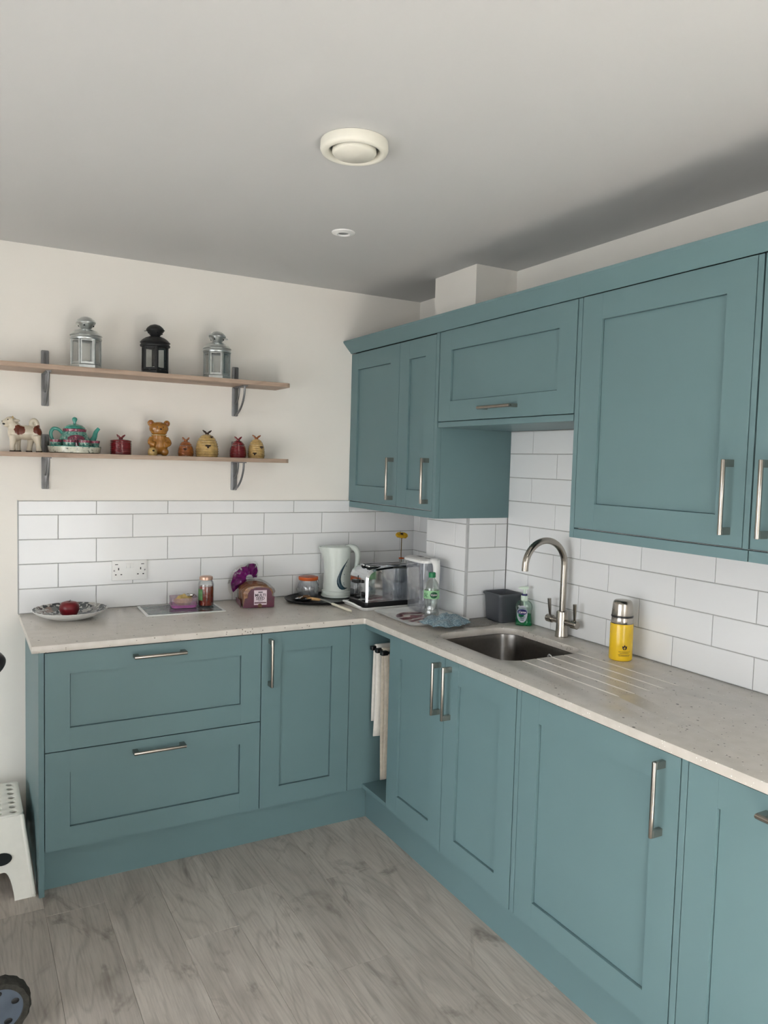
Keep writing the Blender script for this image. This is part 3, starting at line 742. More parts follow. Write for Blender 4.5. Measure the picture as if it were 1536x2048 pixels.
# ------------------------------------------------------------------ double socket
t = thing('wall_socket', 'white double wall socket with two switches on the tiles', 'socket', (-1.4625, -TT, 1.073))
obj('plate', flat(rrect(-0.0745, 0.0745, -0.0435, 0.0435, 0.004, 3), (), 0.0095, 0.002, FRONT), 'white', t, ang=0.5)
def decal(name, mat, x0, x1, z0, z1, p, y=-0.0095, d=0.0006): return obj(name, M().box(x0, x1, y - d, y + 0.0004, z0, z1), mat, p)
for s in (-1, 1):
    obj('switch', M().add([(s * 0.0085 - 0.0068, -0.0095, 0.010), (s * 0.0085 + 0.0068, -0.0095, 0.010), (s * 0.0085 + 0.0068, -0.0095, 0.032), (s * 0.0085 - 0.0068, -0.0095, 0.032),
                           (s * 0.0085 - 0.0062, -0.0145, 0.011), (s * 0.0085 + 0.0062, -0.0145, 0.011), (s * 0.0085 + 0.0062, -0.0105, 0.031), (s * 0.0085 - 0.0062, -0.0105, 0.031)],
                          [(0, 1, 5, 4), (1, 2, 6, 5), (2, 3, 7, 6), (3, 0, 4, 7), (4, 5, 6, 7), (0, 3, 2, 1)]), 'white', t)
    decal('pin_hole', 'black', s * 0.0465 - 0.0022, s * 0.0465 + 0.0022, 0.002, 0.012, t)
    for q in (-1, 1): decal('pin_hole', 'gap', s * 0.0465 + q * 0.0115 - 0.0034, s * 0.0465 + q * 0.0115 + 0.0034, -0.0195, -0.0155, t)
    decal('usb_port', 'black', s * 0.055 - 0.0062, s * 0.055 + 0.0062, 0.0255, 0.0285, t)
    obj('screw', M().lathe([(0, 0.0008), (0.003, 0.0008), (0.0034, 0)], 14), 'bracket', t, loc=(s * 0.0645, -0.0095, 0.0), rot=(radians(90), 0, 0))

# ------------------------------------------------------------------ shelves on the back wall
def shelf(label, z, g):
    t = thing('wall_shelf', label, 'shelf', (0, 0, 0), 0, g)
    x0, x1 = -1.984, -0.794
    out = rrect(x0, x1, -0.197, -0.0005, 0.022, 5)
    out = [(u, v) for u, v in out]
    # keep the wall-side corners square
    out = [((x1 if u > x1 - 0.022 else x0 if u < x0 + 0.022 else u), -0.0005) if v > -0.0225 else (u, v) for u, v in out]
    oo = []
    for p in out:
        if not oo or (abs(p[0] - oo[-1][0]) + abs(p[1] - oo[-1][1])) > 1e-6: oo.append(p)
    # local origin at the board's middle so the grain runs with it
    cx = (x0 + x1) / 2
    obj('board', flat([(u - cx, v) for u, v in oo], (), 0.018, 0.001), 'shelfwood', t, loc=(cx, 0, z), ang=0.5)
    for bx in (-1.799, -0.993):
        b = obj('bracket', flat(rrect(bx - 0.0145, bx + 0.0145, z - 0.133, z - 0.0005, 0.004, 3), (), 0.006, 0.001, FRONT), 'bracket', t, ang=0.5)
        obj('upstand', flat(rrect(bx - 0.0145, bx + 0.0145, z + 0.0185, z + 0.093, 0.004, 3), (), 0.006, 0.001, FRONT), 'bracket', b, ang=0.5)
        obj('upper_rib', M().tube(*crv([(bx, -0.006, z + 0.085), (bx, -0.016, z + 0.065), (bx, -0.022, z + 0.040), (bx, -0.024, z + 0.019)], [0.0028, 0.0035, 0.004, 0.004]), 8), 'bracket', b)
        obj('arm', M().box(bx - 0.010, bx + 0.010, -0.150, -0.006, z - 0.005, z - 0.0005), 'bracket', b)
        pts = [(bx, -0.004 - 0.136 * sin(a) ** 1.15, z - 0.128 + 0.124 * (1 - cos(a))) for a in (pi / 2 * k / 12 for k in range(13))]
        obj('curved_strut', M().tube(pts, 0.0048, 8), 'bracket', b, ang=0.9)
        pts = [(bx, -0.004 - 0.062 * sin(a), z - 0.075 + 0.071 * (1 - cos(a))) for a in (pi / 2 * k / 9 for k in range(10))]
        obj('inner_strut', M().tube(pts, 0.0035, 8), 'bracket', b, ang=0.9)
    return t
GS = 'oak wall shelves'
shelf('upper pale oak shelf on grey brackets, carrying the three lanterns', 1.901, GS)
shelf('lower pale oak shelf on grey brackets, carrying the pottery', 1.559, GS)
SU, SL = 1.919, 1.577

# lanterns
def lantern(label, x, y, mat, rz, hy, mir):
    t = thing('tealight_lantern', label, 'lantern', (x, y, SU), rz, 'lanterns on the upper shelf')
    R = 0.0575
    def hexr(r, z): return [(r * cos(pi / 6 + pi / 3 * k + pi / 3 * 0), r * sin(pi / 6 + pi / 3 * k), z) for k in range(6)]
    def H(r, z): return [(r * cos(pi / 3 * k), r * sin(pi / 3 * k), z) for k in range(6)]
    obj('base', M().loft([H(R, 0), H(R + 0.002, 0.004), H(R + 0.002, 0.014), H(R, 0.017), H(R - 0.004, 0.018)]), mat, t, ang=0.4)
    z0, z1 = 0.017, 0.118
    for k in range(6):
        a = pi / 3 * k; c, s = cos(a), sin(a)
        obj('corner_post', M().tube([(R * 0.965 * c, R * 0.965 * s, z0), (R * 0.965 * c, R * 0.965 * s, z1)], 0.0036, 6), mat, t)
        a2 = a + pi / 6; ap = R * 0.866 * 0.955; hw = R / 2 - 0.005
        T = Matrix.Rotation(a2 + pi / 2, 4, 'Z') @ Matrix.Translation((0, -ap, 0))
        T = Matrix.Rotation(a2 + pi / 2, 4, 'Z') @ Matrix.Translation((0, -ap + 0.0015, 0)) @ FRONT
        fr = obj('pane_frame', flat(rect(-hw, hw, z0 + 0.002, z1 - 0.001), [rect(-hw + 0.0045, hw - 0.0045, z0 + 0.010, z1 - 0.007)], 0.003, 0, T), mat, t, ang=0.4)
        obj('pane', flat(rect(-hw + 0.004, hw - 0.004, z0 + 0.009, z1 - 0.006), (), 0.001, 0, T @ Matrix.Translation((0, 0, 0.001))), 'glass', fr, ang=0)
    rf = obj('roof', M().lathe([(R - 0.004, 0.115), (R + 0.0035, 0.117), (R + 0.0045, 0.122), (R + 0.001, 0.126), (R + 0.0005, 0.130), (R + 0.005, 0.1335), (R + 0.002, 0.1375), (R - 0.006, 0.146), (R - 0.018, 0.154), (R - 0.032, 0.159), (0.018, 0.1605), (0.016, 0.163)], 36), mat, t, ang=0.6)
    for k in range(6):
        a = pi / 3 * k + 0.4
        obj('vent_hole', M().ell((0.0445 * cos(a), 0.0445 * sin(a), 0.1475), (0.0035, 0.0035, 0.003), 8, 6), 'gap', rf)
    kb = obj('chimney', M().lathe([(0.018, 0.160), (0.0205, 0.164), (0.025, 0.170), (0.0345, 0.181), (0.0375, 0.1865), (0.0375, 0.1885), (0.032, 0.197), (0.020, 0.2065), (0.007, 0.2105), (0.0, 0.211)], 30), mat, t, ang=0.5)
    for k in range(4):
        a = pi / 2 * k - 1.9
        obj('vent_hole', M().ell((0.0285 * cos(a), 0.0285 * sin(a), 0.1735), (0.0035, 0.0035, 0.003), 8, 6), 'gap', kb)
    # wire bail, flopped to one side
    pts = [(0.0385 * cos(a), 0.040 * sin(a), 0.187) for a in (mir - 1.9 + 3.8 * j / 16 for j in range(17))]
    pts = [(p[0] * (1 + 0.35 * hy), p[1] * 1.02, p[2] - 0.006 * (1 + hy) * abs(cos(mir - 1.9 + 3.8 * j / 16 - mir))) for j, p in enumerate(pts)]
    obj('wire_handle', M().tube(pts, 0.0012, 6), mat, t)
    cn = obj('candle_cup', M().lathe([(0.0, 0.019), (0.019, 0.019), (0.019, 0.033), (0.017, 0.033), (0.017, 0.029), (0.0, 0.029)], 20), 'silver', t)
    return t
lantern('silver lantern nearest the left end of the upper shelf, tallest of the three', -1.656, -0.112, 'galv', radians(-3), 0.0, pi * 0.9)
lantern('black lantern in the middle of the upper shelf', -1.380, -0.108, 'blackm', radians(24), 0.5, pi * 1.05)
lantern('silver lantern beside the right-hand bracket of the upper shelf', -1.1115, -0.108, 'galv', radians(-22), 0.5, -0.2)

# ------------------------------------------------------------------ pottery on the lower shelf
# cow creamer, facing left
t = thing('cow_creamer', 'cream and brown cow-shaped creamer at the left end of the lower shelf', 'figurine', (-1.896, -0.105, SL))
cowm = blob([('e', (0.018, 0, 0.076), (0.052, 0.028, 0.029)), ('e', (-0.020, 0, 0.074), (0.028, 0.028, 0.034)), ('e', (0.052, 0, 0.076), (0.025, 0.026, 0.029)),
             ('t', [(-0.018, 0, 0.086), (-0.028, -0.001, 0.104), (-0.036, -0.003, 0.117)], [0.027, 0.022, 0.018]),
             ('e', (-0.036, -0.004, 0.119), (0.023, 0.0195, 0.018)), ('e', (-0.053, -0.007, 0.115), (0.015, 0.0155, 0.011)), ('e', (-0.050, -0.007, 0.101), (0.012, 0.0125, 0.007)),
             ('t', [(-0.028, -0.014, 0.062), (-0.031, -0.017, 0.030), (-0.031, -0.017, 0.003)], [0.016, 0.0105, 0.0115]),
             ('t', [(-0.012, 0.014, 0.062), (-0.010, 0.017, 0.030), (-0.009, 0.017, 0.003)], [0.016, 0.0105, 0.0115]),
             ('t', [(0.054, -0.012, 0.064), (0.061, -0.015, 0.030), (0.064, -0.016, 0.003)], [0.020, 0.0105, 0.0115]),
             ('t', [(0.040, 0.014, 0.062), (0.034, 0.016, 0.030), (0.030, 0.016, 0.003)], [0.018, 0.0105, 0.0115]),
             ('t', [(0.060, 0, 0.098), (0.057, 0, 0.118), (0.047, 0, 0.127), (0.037, 0, 0.119), (0.039, 0, 0.106), (0.047, 0, 0.100)], [0.009, 0.0085, 0.0085, 0.0085, 0.0085, 0.008])], 0.0024, 4)
cw = obj('body', cowm, 'cow', t, ang=None); cw.data.shade_smooth()
for s in (-1, 1):
    obj('ear', M().ell((-0.016, s * 0.024 - 0.004, 0.121), (0.011, 0.010, 0.0055), 12, 8), 'cow', t)
    obj('horn', M().tube([(-0.030, s * 0.012 - 0.004, 0.130), (-0.030, s * 0.016 - 0.004, 0.138)], [0.004, 0.0018], 8), 'honey', t)
    obj('eye', M().ell((-0.047, s * 0.0145 - 0.005, 0.124), 0.0026, 8, 6), 'black', t)
obj('mouth', M().ell((-0.0600, -0.009, 0.1075), (0.0062, 0.0105, 0.0048), 12, 8), 'black', t)
for s in (-1, 1): obj('nostril', M().ell((-0.0672, s * 0.005 - 0.0085, 0.117), 0.0017, 8, 6), 'darkbrown', t)
for x, y in ((-0.031, -0.017), (-0.009, 0.017), (0.064, -0.016), (0.030, 0.016)):
    obj('hoof', M().lathe([(0.0122, 0.0), (0.0122, 0.003), (0.0112, 0.0045), (0.0, 0.0045)], 14, (x, y, 0)), 'darkbrown', t)

# tea set
t = thing('tea_tray', 'round cream porcelain tray under the turquoise teapot', 'tray', (-1.6975, -0.102, SL))
obj('dish', M().lathe([(0.0, 0.0), (0.090, 0.0), (0.098, 0.003), (0.1015, 0.026), (0.0985, 0.0265), (0.095, 0.010), (0.0, 0.009)], 48), 'traypaint', t, ang=0.7)
obj('rim', M().lathe([(0.0983, 0.0262), (0.1020, 0.0262), (0.1020, 0.0282), (0.0983, 0.0282)], 48), 'turq', t)
t = thing('teapot', 'turquoise and magenta floral teapot standing on the porcelain tray', 'teapot', (-1.6960, -0.088, SL + 0.0095))
def pot_r(z): return 0.030 + 0.030 * (max(0.0, 1 - ((z - 0.030) / 0.062) ** 2)) ** 0.5
obj('body', M().lathe([(0.0, 0.0), (0.040, 0.0), (0.044, 0.004), (0.056, 0.016), (0.0605, 0.032), (0.058, 0.050), (0.050, 0.066), (0.044, 0.078), (0.044, 0.088), (0.042, 0.090), (0.0, 0.090)], 40), 'teafloral', t, ang=0.9)
obj('neck_band', M().lathe([(0.0445, 0.078), (0.0455, 0.080), (0.0455, 0.0885), (0.0445, 0.0895)], 40), 'magenta', t)
med = M(); N = 18; ring = [[], []]
for k in range(N):
    a = 2 * pi * k / N; u, w = 0.044 * cos(a), 0.036 * sin(a)
    ring[0].append((u, w))
def on_pot(u, z, off):
    rr = (0.0605 if z < 0.032 else 0.0605 - (z - 0.032) ** 1.35 * 0.42) if z > 0.016 else 0.056 + (z - 0.016) * 0.25
    a = -pi / 2 + u / rr; return ((rr + off) * cos(a), (rr + off) * sin(a), z)
vv = [on_pot(0, 0.036, 0.0014)] ; ff = []
for q in (0.35, 0.7, 1.0):
    for k in range(N): u, w = ring[0][k]; vv.append(on_pot(u * q, 0.036 + w * q * 0.8, 0.0014 if q < 1 else -0.001))
for k in range(N): ff.append((0, 1 + k, 1 + (k + 1) % N))
for j in range(2):
    for k in range(N): ff.append((1 + j * N + k, 1 + (j + 1) * N + k, 1 + (j + 1) * N + (k + 1) % N, 1 + j * N + (k + 1) % N))
obj('medallion', M().add(vv, ff), 'magenta', t)
ld = obj('lid', M().lathe([(0.0, 0.0905), (0.043, 0.0905), (0.040, 0.096), (0.030, 0.104), (0.016, 0.109), (0.008, 0.111), (0.0, 0.111)], 36), 'turq', t, ang=0.9)
obj('knob', M().lathe([(0.006, 0.110), (0.005, 0.116), (0.009, 0.124), (0.0105, 0.130), (0.007, 0.136), (0.0, 0.1385)], 18), 'turq', ld, ang=0.9)
obj('spout', M().tube(*crv([(0.045, 0, 0.030), (0.064, 0, 0.038), (0.076, 0, 0.058), (0.082, 0, 0.080), (0.094, 0, 0.096)], [0.016, 0.014, 0.0105, 0.0085, 0.0065]), 14), 'turq', t, ang=0.9)
obj('handle', M().tube(*crv([(-0.046, 0, 0.070), (-0.062, 0, 0.086), (-0.080, 0, 0.088), (-0.090, 0, 0.072), (-0.087, 0, 0.052), (-0.076, 0, 0.034), (-0.056, 0, 0.024)], [0.006, 0.0065, 0.007, 0.007, 0.0065, 0.006, 0.0055]), 12), 'turq', t, ang=0.9)
def cup(label, x, y):
    c = thing('tea_cup', label, 'cup', (x, y, SL + 0.0095), 0, 'tea cups round the teapot')
    obj('bowl', M().lathe([(0.0, 0.0), (0.013, 0.0), (0.014, 0.004), (0.020, 0.016), (0.0245, 0.044), (0.0232, 0.044), (0.018, 0.016), (0.0, 0.006)], 26), 'teafloral', c, ang=0.9)
    obj('band', M().lathe([(0.0222, 0.034), (0.0234, 0.034), (0.0249, 0.0432), (0.0237, 0.0432)], 26), 'magenta', c)
cup('small floral tea cup under the teapot handle, leftmost on the porcelain tray', -1.7685, -0.112)
cup('small floral tea cup in front of the teapot, second from the left', -1.7245, -0.166)
cup('small floral tea cup in front of the teapot, third from the left', -1.6700, -0.166)
cup('small floral tea cup under the teapot spout, rightmost on the porcelain tray', -1.6270, -0.117)

def bee(parent, z, mat, wing=0.017):
    b = obj('bee', M().ell((0, 0, z + 0.006), (0.009, 0.006, 0.006), 12, 8), mat, parent)
    for s in (-1, 1):
        obj('wing', M().tube([(s * 0.003, 0, z + 0.009), (s * 0.010, 0, z + 0.014), (s * wing, 0, z + 0.021)], [0.003, 0.0045, 0.002], 8, flat=0.35), mat, b)
    return b
def side_bee(parent, a, r, z, s=1.0):
    c, q = cos(a), sin(a)
    b = obj('bee_motif', M().ell((r * c, r * q, z), (0.004 * s, 0.004 * s, 0.0065 * s), 10, 8), 'darkbrown', parent)
    for k in (-1, 1): obj('wing', M().ell((r * c - q * k * 0.006 * s, r * q + c * k * 0.006 * s, z + 0.003 * s), (0.004 * s, 0.003 * s, 0.003 * s), 8, 6), 'darkbrown', b)
def hive(label, x, y, R, h, mat, topmat=None, motifs=(), r_base=None, ridges=9, split=0.68, wing=0.017):
    t = thing('hive_honey_pot', label, 'pot', (x, y, SL), 0, 'honey pots on the lower shelf')
    rb = r_base or R * 0.92
    def rad(f):   # f 0..1
        if f < 0.12: return rb + (R - rb) * (f / 0.12)
        return R * (max(0.0, 1 - ((f - 0.12) / 0.90) ** 2.6)) ** 0.5
    def prof(f0, f1, n):
        p = []
        for k in range(n + 1):
            f = f0 + (f1 - f0) * k / n
            p.append((rad(f) + R * 0.022 * sin(2 * pi * f * ridges), f * h))
        return p
    b = obj('pot', M().lathe([(0, 0)] + prof(0.0, split, 44) + [(0, split * h)], 36), mat, t, ang=1.2)
    l = obj('lid', M().lathe([(0, split * h + 0.0008)] + [(rad(split) + 0.0012, split * h + 0.0008)] + prof(split + 0.02, 0.985, 22) + [(0, h)], 36), mat, t, ang=1.2)
    bee(l, h - 0.004, topmat or mat, wing)
    for a, f, s in motifs: side_bee(b if f < split else l, a, rad(f), f * h, s)
    return t
# squat red jar
t = thing('red_jar', 'squat dark red ribbed jar with lid right of the tea set', 'pot', (-1.5165, -0.10, SL), 0, 'honey pots on the lower shelf')
obj('pot', M().lathe([(0, 0), (0.040, 0)] + [(0.0425 + 0.0008 * sin(k * 1.57), 0.002 + k * 0.0020) for k in range(25)] + [(0.0405, 0.0525), (0, 0.0525)], 36), 'maroon', t, ang=1.2)
l = obj('lid', M().lathe([(0, 0.053), (0.0425, 0.053), (0.0435, 0.056), (0.0415, 0.0595), (0.030, 0.0625), (0.012, 0.064), (0, 0.064)], 36), 'maroon', t, ang=0.9)
bee(l, 0.062, 'maroon')
hive('small brown beehive honey pot just right of the bear', -1.2440, -0.10, 0.0335, 0.066, 'brownhive', None, ((-1.9, 0.45, 0.8),), wing=0.015)
hive('largest cream beehive honey pot, with bees on its side', -1.1500, -0.10, 0.0500, 0.100, 'honey', 'darkbrown', ((-1.75, 0.45, 1.25), (-1.2, 0.86, 0.8)), split=0.70, wing=0.02)
hive('dark red beehive honey pot in front of the right-hand bracket', -1.0075, -0.10, 0.0375, 0.078, 'maroon', None, (), ridges=12)
hive('tan beehive honey pot at the right end of the lower shelf', -0.9205, -0.10, 0.0385, 0.088, 'honey', 'brownhive', ((-1.2, 0.55, 1.0), (-2.1, 0.22, 1.0)), wing=0.02)

# bear honey pot
t = thing('bear_honey_pot', 'amber glazed bear-shaped honey pot in the middle of the lower shelf', 'figurine', (-1.3600, -0.10, SL))
bm_ = blob([('e', (0, 0, 0.048), (0.040, 0.033, 0.044)), ('e', (-0.020, -0.008, 0.016), (0.018, 0.022, 0.018)), ('e', (0.022, -0.008, 0.016), (0.018, 0.022, 0.018)),
            ('t', [(-0.030, -0.006, 0.074), (-0.039, -0.018, 0.054), (-0.022, -0.034, 0.046)], [0.012, 0.012, 0.010]),
            ('t', [(0.030, -0.006, 0.074), (0.039, -0.018, 0.054), (0.022, -0.034, 0.044)], [0.012, 0.012, 0.010]),
            ('t', [(0, 0, 0.070), (0, 0, 0.0865)], [0.030, 0.032])], 0.0025, 4)
o = obj('body', bm_, 'amber', t, ang=None); o.data.shade_smooth()
hm = blob([('e', (0, 0, 0.116), (0.041, 0.034, 0.029)), ('e', (0, -0.024, 0.108), (0.016, 0.014, 0.012)), ('e', (0, -0.004, 0.098), (0.034, 0.030, 0.012)),
           ('e', (-0.034, 0.002, 0.138), (0.014, 0.009, 0.014)), ('e', (0.034, 0.002, 0.138), (0.014, 0.009, 0.014))], 0.0025, 3)
hd = obj('head', hm, 'amber', t, ang=None); hd.data.shade_smooth()
obj('lid_seam', M().lathe([(0.031, 0.0855), (0.0335, 0.0865), (0.0335, 0.089), (0.031, 0.090)], 32), 'honey', t)
for s in (-1, 1):
    obj('eye', M().ell((s * 0.012, -0.0295, 0.121), 0.003, 10, 8), 'darkbrown', hd)
    obj('inner_ear', M().ell((s * 0.034, -0.006, 0.138), (0.008, 0.003, 0.008), 10, 8), 'brownhive', hd)
obj('nose', M().ell((0, -0.038, 0.112), (0.005, 0.003, 0.0035), 10, 8), 'darkbrown', hd)
tt = obj('small_hive', M().lathe([(0, 0), (0.017, 0), (0.0195, 0.006), (0.019, 0.020), (0.014, 0.030), (0.006, 0.034), (0, 0.0345)], 24, (-0.033, -0.030, 0)), 'honey', t, ang=1.0)
obj('bee_motif', M().ell((-0.033, -0.0495, 0.020), (0.005, 0.002, 0.004), 10, 8), 'darkbrown', tt)

# ------------------------------------------------------------------ things on the back worktop
WZ = 0.91
t = thing('fruit_plate', 'scalloped black and white plate at the left end of the worktop', 'plate', (-1.722, -0.163, WZ))
wob = lambda a, i: 1 + 0.012 * sin(a * 28) * (i >= 3)
obj('underside', M().lathe([(0.0, 0.0), (0.062, 0.0), (0.075, 0.004), (0.105, 0.014), (0.130, 0.027), (0.143, 0.0385), (0.141, 0.0395), (0.128, 0.0275), (0.104, 0.016), (0.07, 0.007), (0.0, 0.005)], 112, wob=wob), 'white', t, ang=1.0)
obj('decorated_inside', M().lathe([(0.0, 0.0056), (0.070, 0.0076), (0.104, 0.0168), (0.128, 0.0285), (0.1405, 0.0398), (0.139, 0.0392), (0.126, 0.0275), (0.102, 0.0155), (0.07, 0.0066), (0.0, 0.0046)], 112, wob=wob), 'plateprint', t, ang=1.0)
t = thing('red_apple', 'dark red apple lying in the scalloped plate', 'apple', (-1.726, -0.168, WZ + 0.0055))
obj('flesh', M().lathe([(0.0, 0.004), (0.010, 0.001), (0.020, 0.002), (0.032, 0.014), (0.0385, 0.032), (0.037, 0.048), (0.028, 0.060), (0.015, 0.064), (0.006, 0.061), (0.0, 0.056)], 30), 'red', t, ang=1.2)
obj('stalk', M().tube([(0, 0, 0.056), (0.001, 0, 0.064), (0.004, 0, 0.070)], 0.0012, 6), 'darkbrown', t)

t = thing('placemat', 'rectangular photo placemat with white border under the butter tub', 'placemat', (-1.2685, -0.143, WZ), radians(-1.5))
obj('board', flat(rrect(-0.168, 0.168, -0.113, 0.113, 0.003, 2), (), 0.0035, 0.0006), 'white', t)
obj('print', flat(rect(-0.156, 0.156, -0.101, 0.101), (), 0.0005, 0, Matrix.Translation((0, 0, 0.0034))), 'matprint', t)
MZ = WZ + 0.0039
t = thing('butter_tub', 'clear tub with pink base and gold-wrapped butter on the placemat', 'tub', (-1.2505, -0.112, MZ), radians(-8))
def rloft(secs, n=5): return [[(x, y, z) for x, y in rrect(-w, w, -d, d, r, n)] for w, d, r, z in secs]
obj('base', M().loft(rloft([(0.046, 0.036, 0.016, 0.0), (0.052, 0.042, 0.016, 0.002), (0.056, 0.046, 0.016, 0.013), (0.0575, 0.0475, 0.016, 0.0145), (0.0555, 0.0455, 0.016, 0.0145), (0.050, 0.040, 0.014, 0.004)])), 'pink', t, ang=0.8)
obj('clear_wall', M().loft(rloft([(0.056, 0.046, 0.016, 0.0147), (0.0575, 0.0475, 0.017, 0.046), (0.0565, 0.0465, 0.017, 0.046), (0.055, 0.045, 0.016, 0.0147)]), cap0=False, cap1=False), 'clearpink', t, ang=0.8)
def crumple(cx, cy, cz, rx, ry, rz, seed, seg=12, rings=8, amp=0.18):
    m = M().ell((0, 0, 0), (1, 1, 1), seg, rings); rnd = random.Random(seed)
    m.v = [(cx + rx * x * (1 + rnd.uniform(-amp, amp)), cy + ry * y * (1 + rnd.uniform(-amp, amp)), cz + rz * z * (1 + rnd.uniform(-amp, amp))) for x, y, z in m.v]
    return m
obj('butter_pack', crumple(0.002, -0.002, 0.031, 0.040, 0.031, 0.0245, 3), 'gold', t, ang=0.2)
obj('foil_scrap', crumple(0.026, -0.004, 0.053, 0.021, 0.018, 0.008, 5, amp=0.3), 'silver', t, ang=0.1)
t = thing('chutney_jar', 'glass jar of red chutney with a coppery lid behind the butter tub', 'jar', (-1.1555, -0.130, MZ))
obj('contents', M().lathe([(0.0, 0.006), (0.030, 0.006), (0.0315, 0.010), (0.0315, 0.082), (0.029, 0.090), (0, 0.091)], 32), 'chutney', t, ang=0.8)
obj('glass', M().lathe([(0.0, 0.0), (0.031, 0.0), (0.0345, 0.004), (0.0345, 0.100), (0.031, 0.112), (0.0275, 0.117), (0.0275, 0.124), (0.0262, 0.124), (0.0262, 0.116), (0.030, 0.110), (0.0330, 0.099), (0.0330, 0.006), (0.0, 0.004)], 36), 'glass', t, ang=0.8)
lb = M(); lbp = [[((0.0349 + d) * cos(a), (0.0349 + d) * sin(a), z) for a in [pi * (1.02 + 0.25 * k / 8) for k in range(9)]] for z, d in ((0.030, 0), (0.080, 0))]
obj('label', M().add(lbp[0] + lbp[1], [(k, k + 1, k + 10, k + 9) for k in range(8)]), 'greenlabel', t)
obj('lid', M().lathe([(0.0, 0.1345), (0.025, 0.1345), (0.0285, 0.132), (0.0295, 0.128), (0.0295, 0.1195), (0.0282, 0.1185), (0.0282, 0.1245), (0, 0.1245)], 36), 'jarlid', t, ang=0.7)

# bread in its bag
t = thing('bread_loaf', 'sliced loaf in a clear and purple bag reading MULTI SEED', 'bread', (-0.9485, -0.238, WZ), radians(-10))
def loaf(w, h, n=7):
    pts = [(-w * 0.93, 0.003), (w * 0.93, 0.003), (w, 0.008), (w * 0.97, h * 0.58)]
    for k in range(n + 1):
        a = pi * k / n; pts.append((w * 1.02 * cos(a), h * 0.68 + h * 0.32 * sin(a)))
    pts += [(-w * 0.97, h * 0.58), (-w, 0.008)]
    return pts
def loaf_m(w, h, y0, y1): return M().prism(loaf(w, h), lambda u, v: (u, y0, v), lambda u, v: (u, y1, v))
for k in range(11):
    s = 1 + 0.02 * sin(k * 2.3)
    obj('bread_slice', loaf_m(0.066 * s, 0.098 * s, 0.008 + k * 0.0145, 0.008 + k * 0.0145 + 0.0125), 'bread', t, bevel=0.0015, ang=0.6)
bagsec = [(0.066, 0.100, 0.001), (0.0735, 0.106, 0.005), (0.0745, 0.108, 0.06), (0.075, 0.108, 0.12), (0.072, 0.107, 0.165), (0.058, 0.100, 0.185), (0.030, 0.085, 0.200)]
rnd = random.Random(5)
rr_ = []
for w, h, y in bagsec: rr_.append([(u * (1 + rnd.uniform(-0.012, 0.03)), y + rnd.uniform(-0.002, 0.002), max(0.0012, v * (1 + rnd.uniform(-0.01, 0.03)))) for u, v in loaf(w, h, 9)])
obj('clear_bag', M().loft(rr_), 'film', t, ang=0.3)
fpanel = [(-0.069, 0.002), (0.070, 0.002), (0.072, 0.050), (0.060, 0.052), (0.058, 0.070), (0.048, 0.086), (0.028, 0.092), (-0.010, 0.092), (-0.034, 0.084), (-0.046, 0.068), (-0.048, 0.046), (-0.060, 0.043)]
obj('printed_panel', flat(fpanel, (), 0.0012, 0, Matrix.Translation((0, -0.0005, 0)) @ FRONT), 'plum', t)
obj('side_print', M().loft([[(-0.0765, 0.012, 0.002), (-0.0765, 0.150, 0.002), (-0.0795, 0.150, 0.026), (-0.0795, 0.012, 0.036)], [(-0.0755, 0.012, 0.002), (-0.0755, 0.150, 0.002), (-0.0785, 0.150, 0.026), (-0.0785, 0.012, 0.036)]]), 'plum', t)
LB = Matrix.Translation((0.008, -0.0016, 0.047)) @ FRONT
lab = obj('label', flat(rect(-0.0285, 0.0285, -0.033, 0.033), (), 0.0006, 0, LB), 'paper', t)
def put_text(s, size, x, z, parent, mat, T, bold=0.0, shear=0.0):
    me = text(s, size, 0.0002, bold=bold, shear=shear); me.transform(T @ Matrix.Translation((x, z, 0.0008))); return obj('lettering', me, mat, parent, ang=0)
put_text('MULTI', 0.0175, 0, 0.010, lab, 'ink', LB, 0.0003)
put_text('SEED', 0.0175, 0, -0.0045, lab, 'ink', LB, 0.0003)
b = bars([(-0.010, 0.010, 0.0255, 0.0022), (-0.010, 0.010, 0.0222, 0.0022), (-0.011, 0.011, -0.0150, 0.0016)]); b.transform(LB @ Matrix.Translation((0, 0, 0.0006))); obj('fine_print', b, 'ink', lab)
b = bars([(-0.0265, 0.0265, -0.0235, 0.005)]); b.transform(LB @ Matrix.Translation((0, 0, 0.0006))); obj('print_bar', b, 'plum', lab)
obj('gold_seal', M().lathe([(0, 0.0018), (0.0095, 0.0018), (0.0095, 0)], 20), 'tea', t, loc=(0.006, -0.0014, 0.0105), rot=(radians(90), 0, 0))
# gathered purple end of the bag, folded up behind
V = []; F = []; nu, nv = 18, 9
for j in range(nv + 1):
    f = j / nv
    for i in range(nu + 1):
        g = i / nu; a = radians(224 - 226 * g)
        rout = 0.098 - 0.045 * sin(min(1.0, g / 0.55) * pi / 2) + 0.016 * math.exp(-((g - 0.70) / 0.10) ** 2) - 0.016 * max(0.0, g - 0.75) / 0.25
        r = 0.016 + (rout - 0.016) * f
        x = -0.022 + r * cos(a)
        z = 0.117 + r * sin(a)
        y = 0.120 + 0.030 * f + 0.008 * sin(i * 2.1 + j * 0.5) * (0.4 + f)
        V.append((x, y, z))
for j in range(nv):
    for i in range(nu): F.append((j * (nu + 1) + i, j * (nu + 1) + i + 1, (j + 1) * (nu + 1) + i + 1, (j + 1) * (nu + 1) + i))
o = obj('bag_tail', M().add(V, F), 'purple', t, ang=0.4); sd = o.modifiers.new('thickness', 'SOLIDIFY'); sd.thickness = 0.0008
V2 = [(-0.022 + (x + 0.022) * 1.18, y + 0.006, 0.117 + (z - 0.117) * 1.18) for x, y, z in V]
o = obj('clear_tail', M().add(V2, F), 'film', t, ang=0.3)

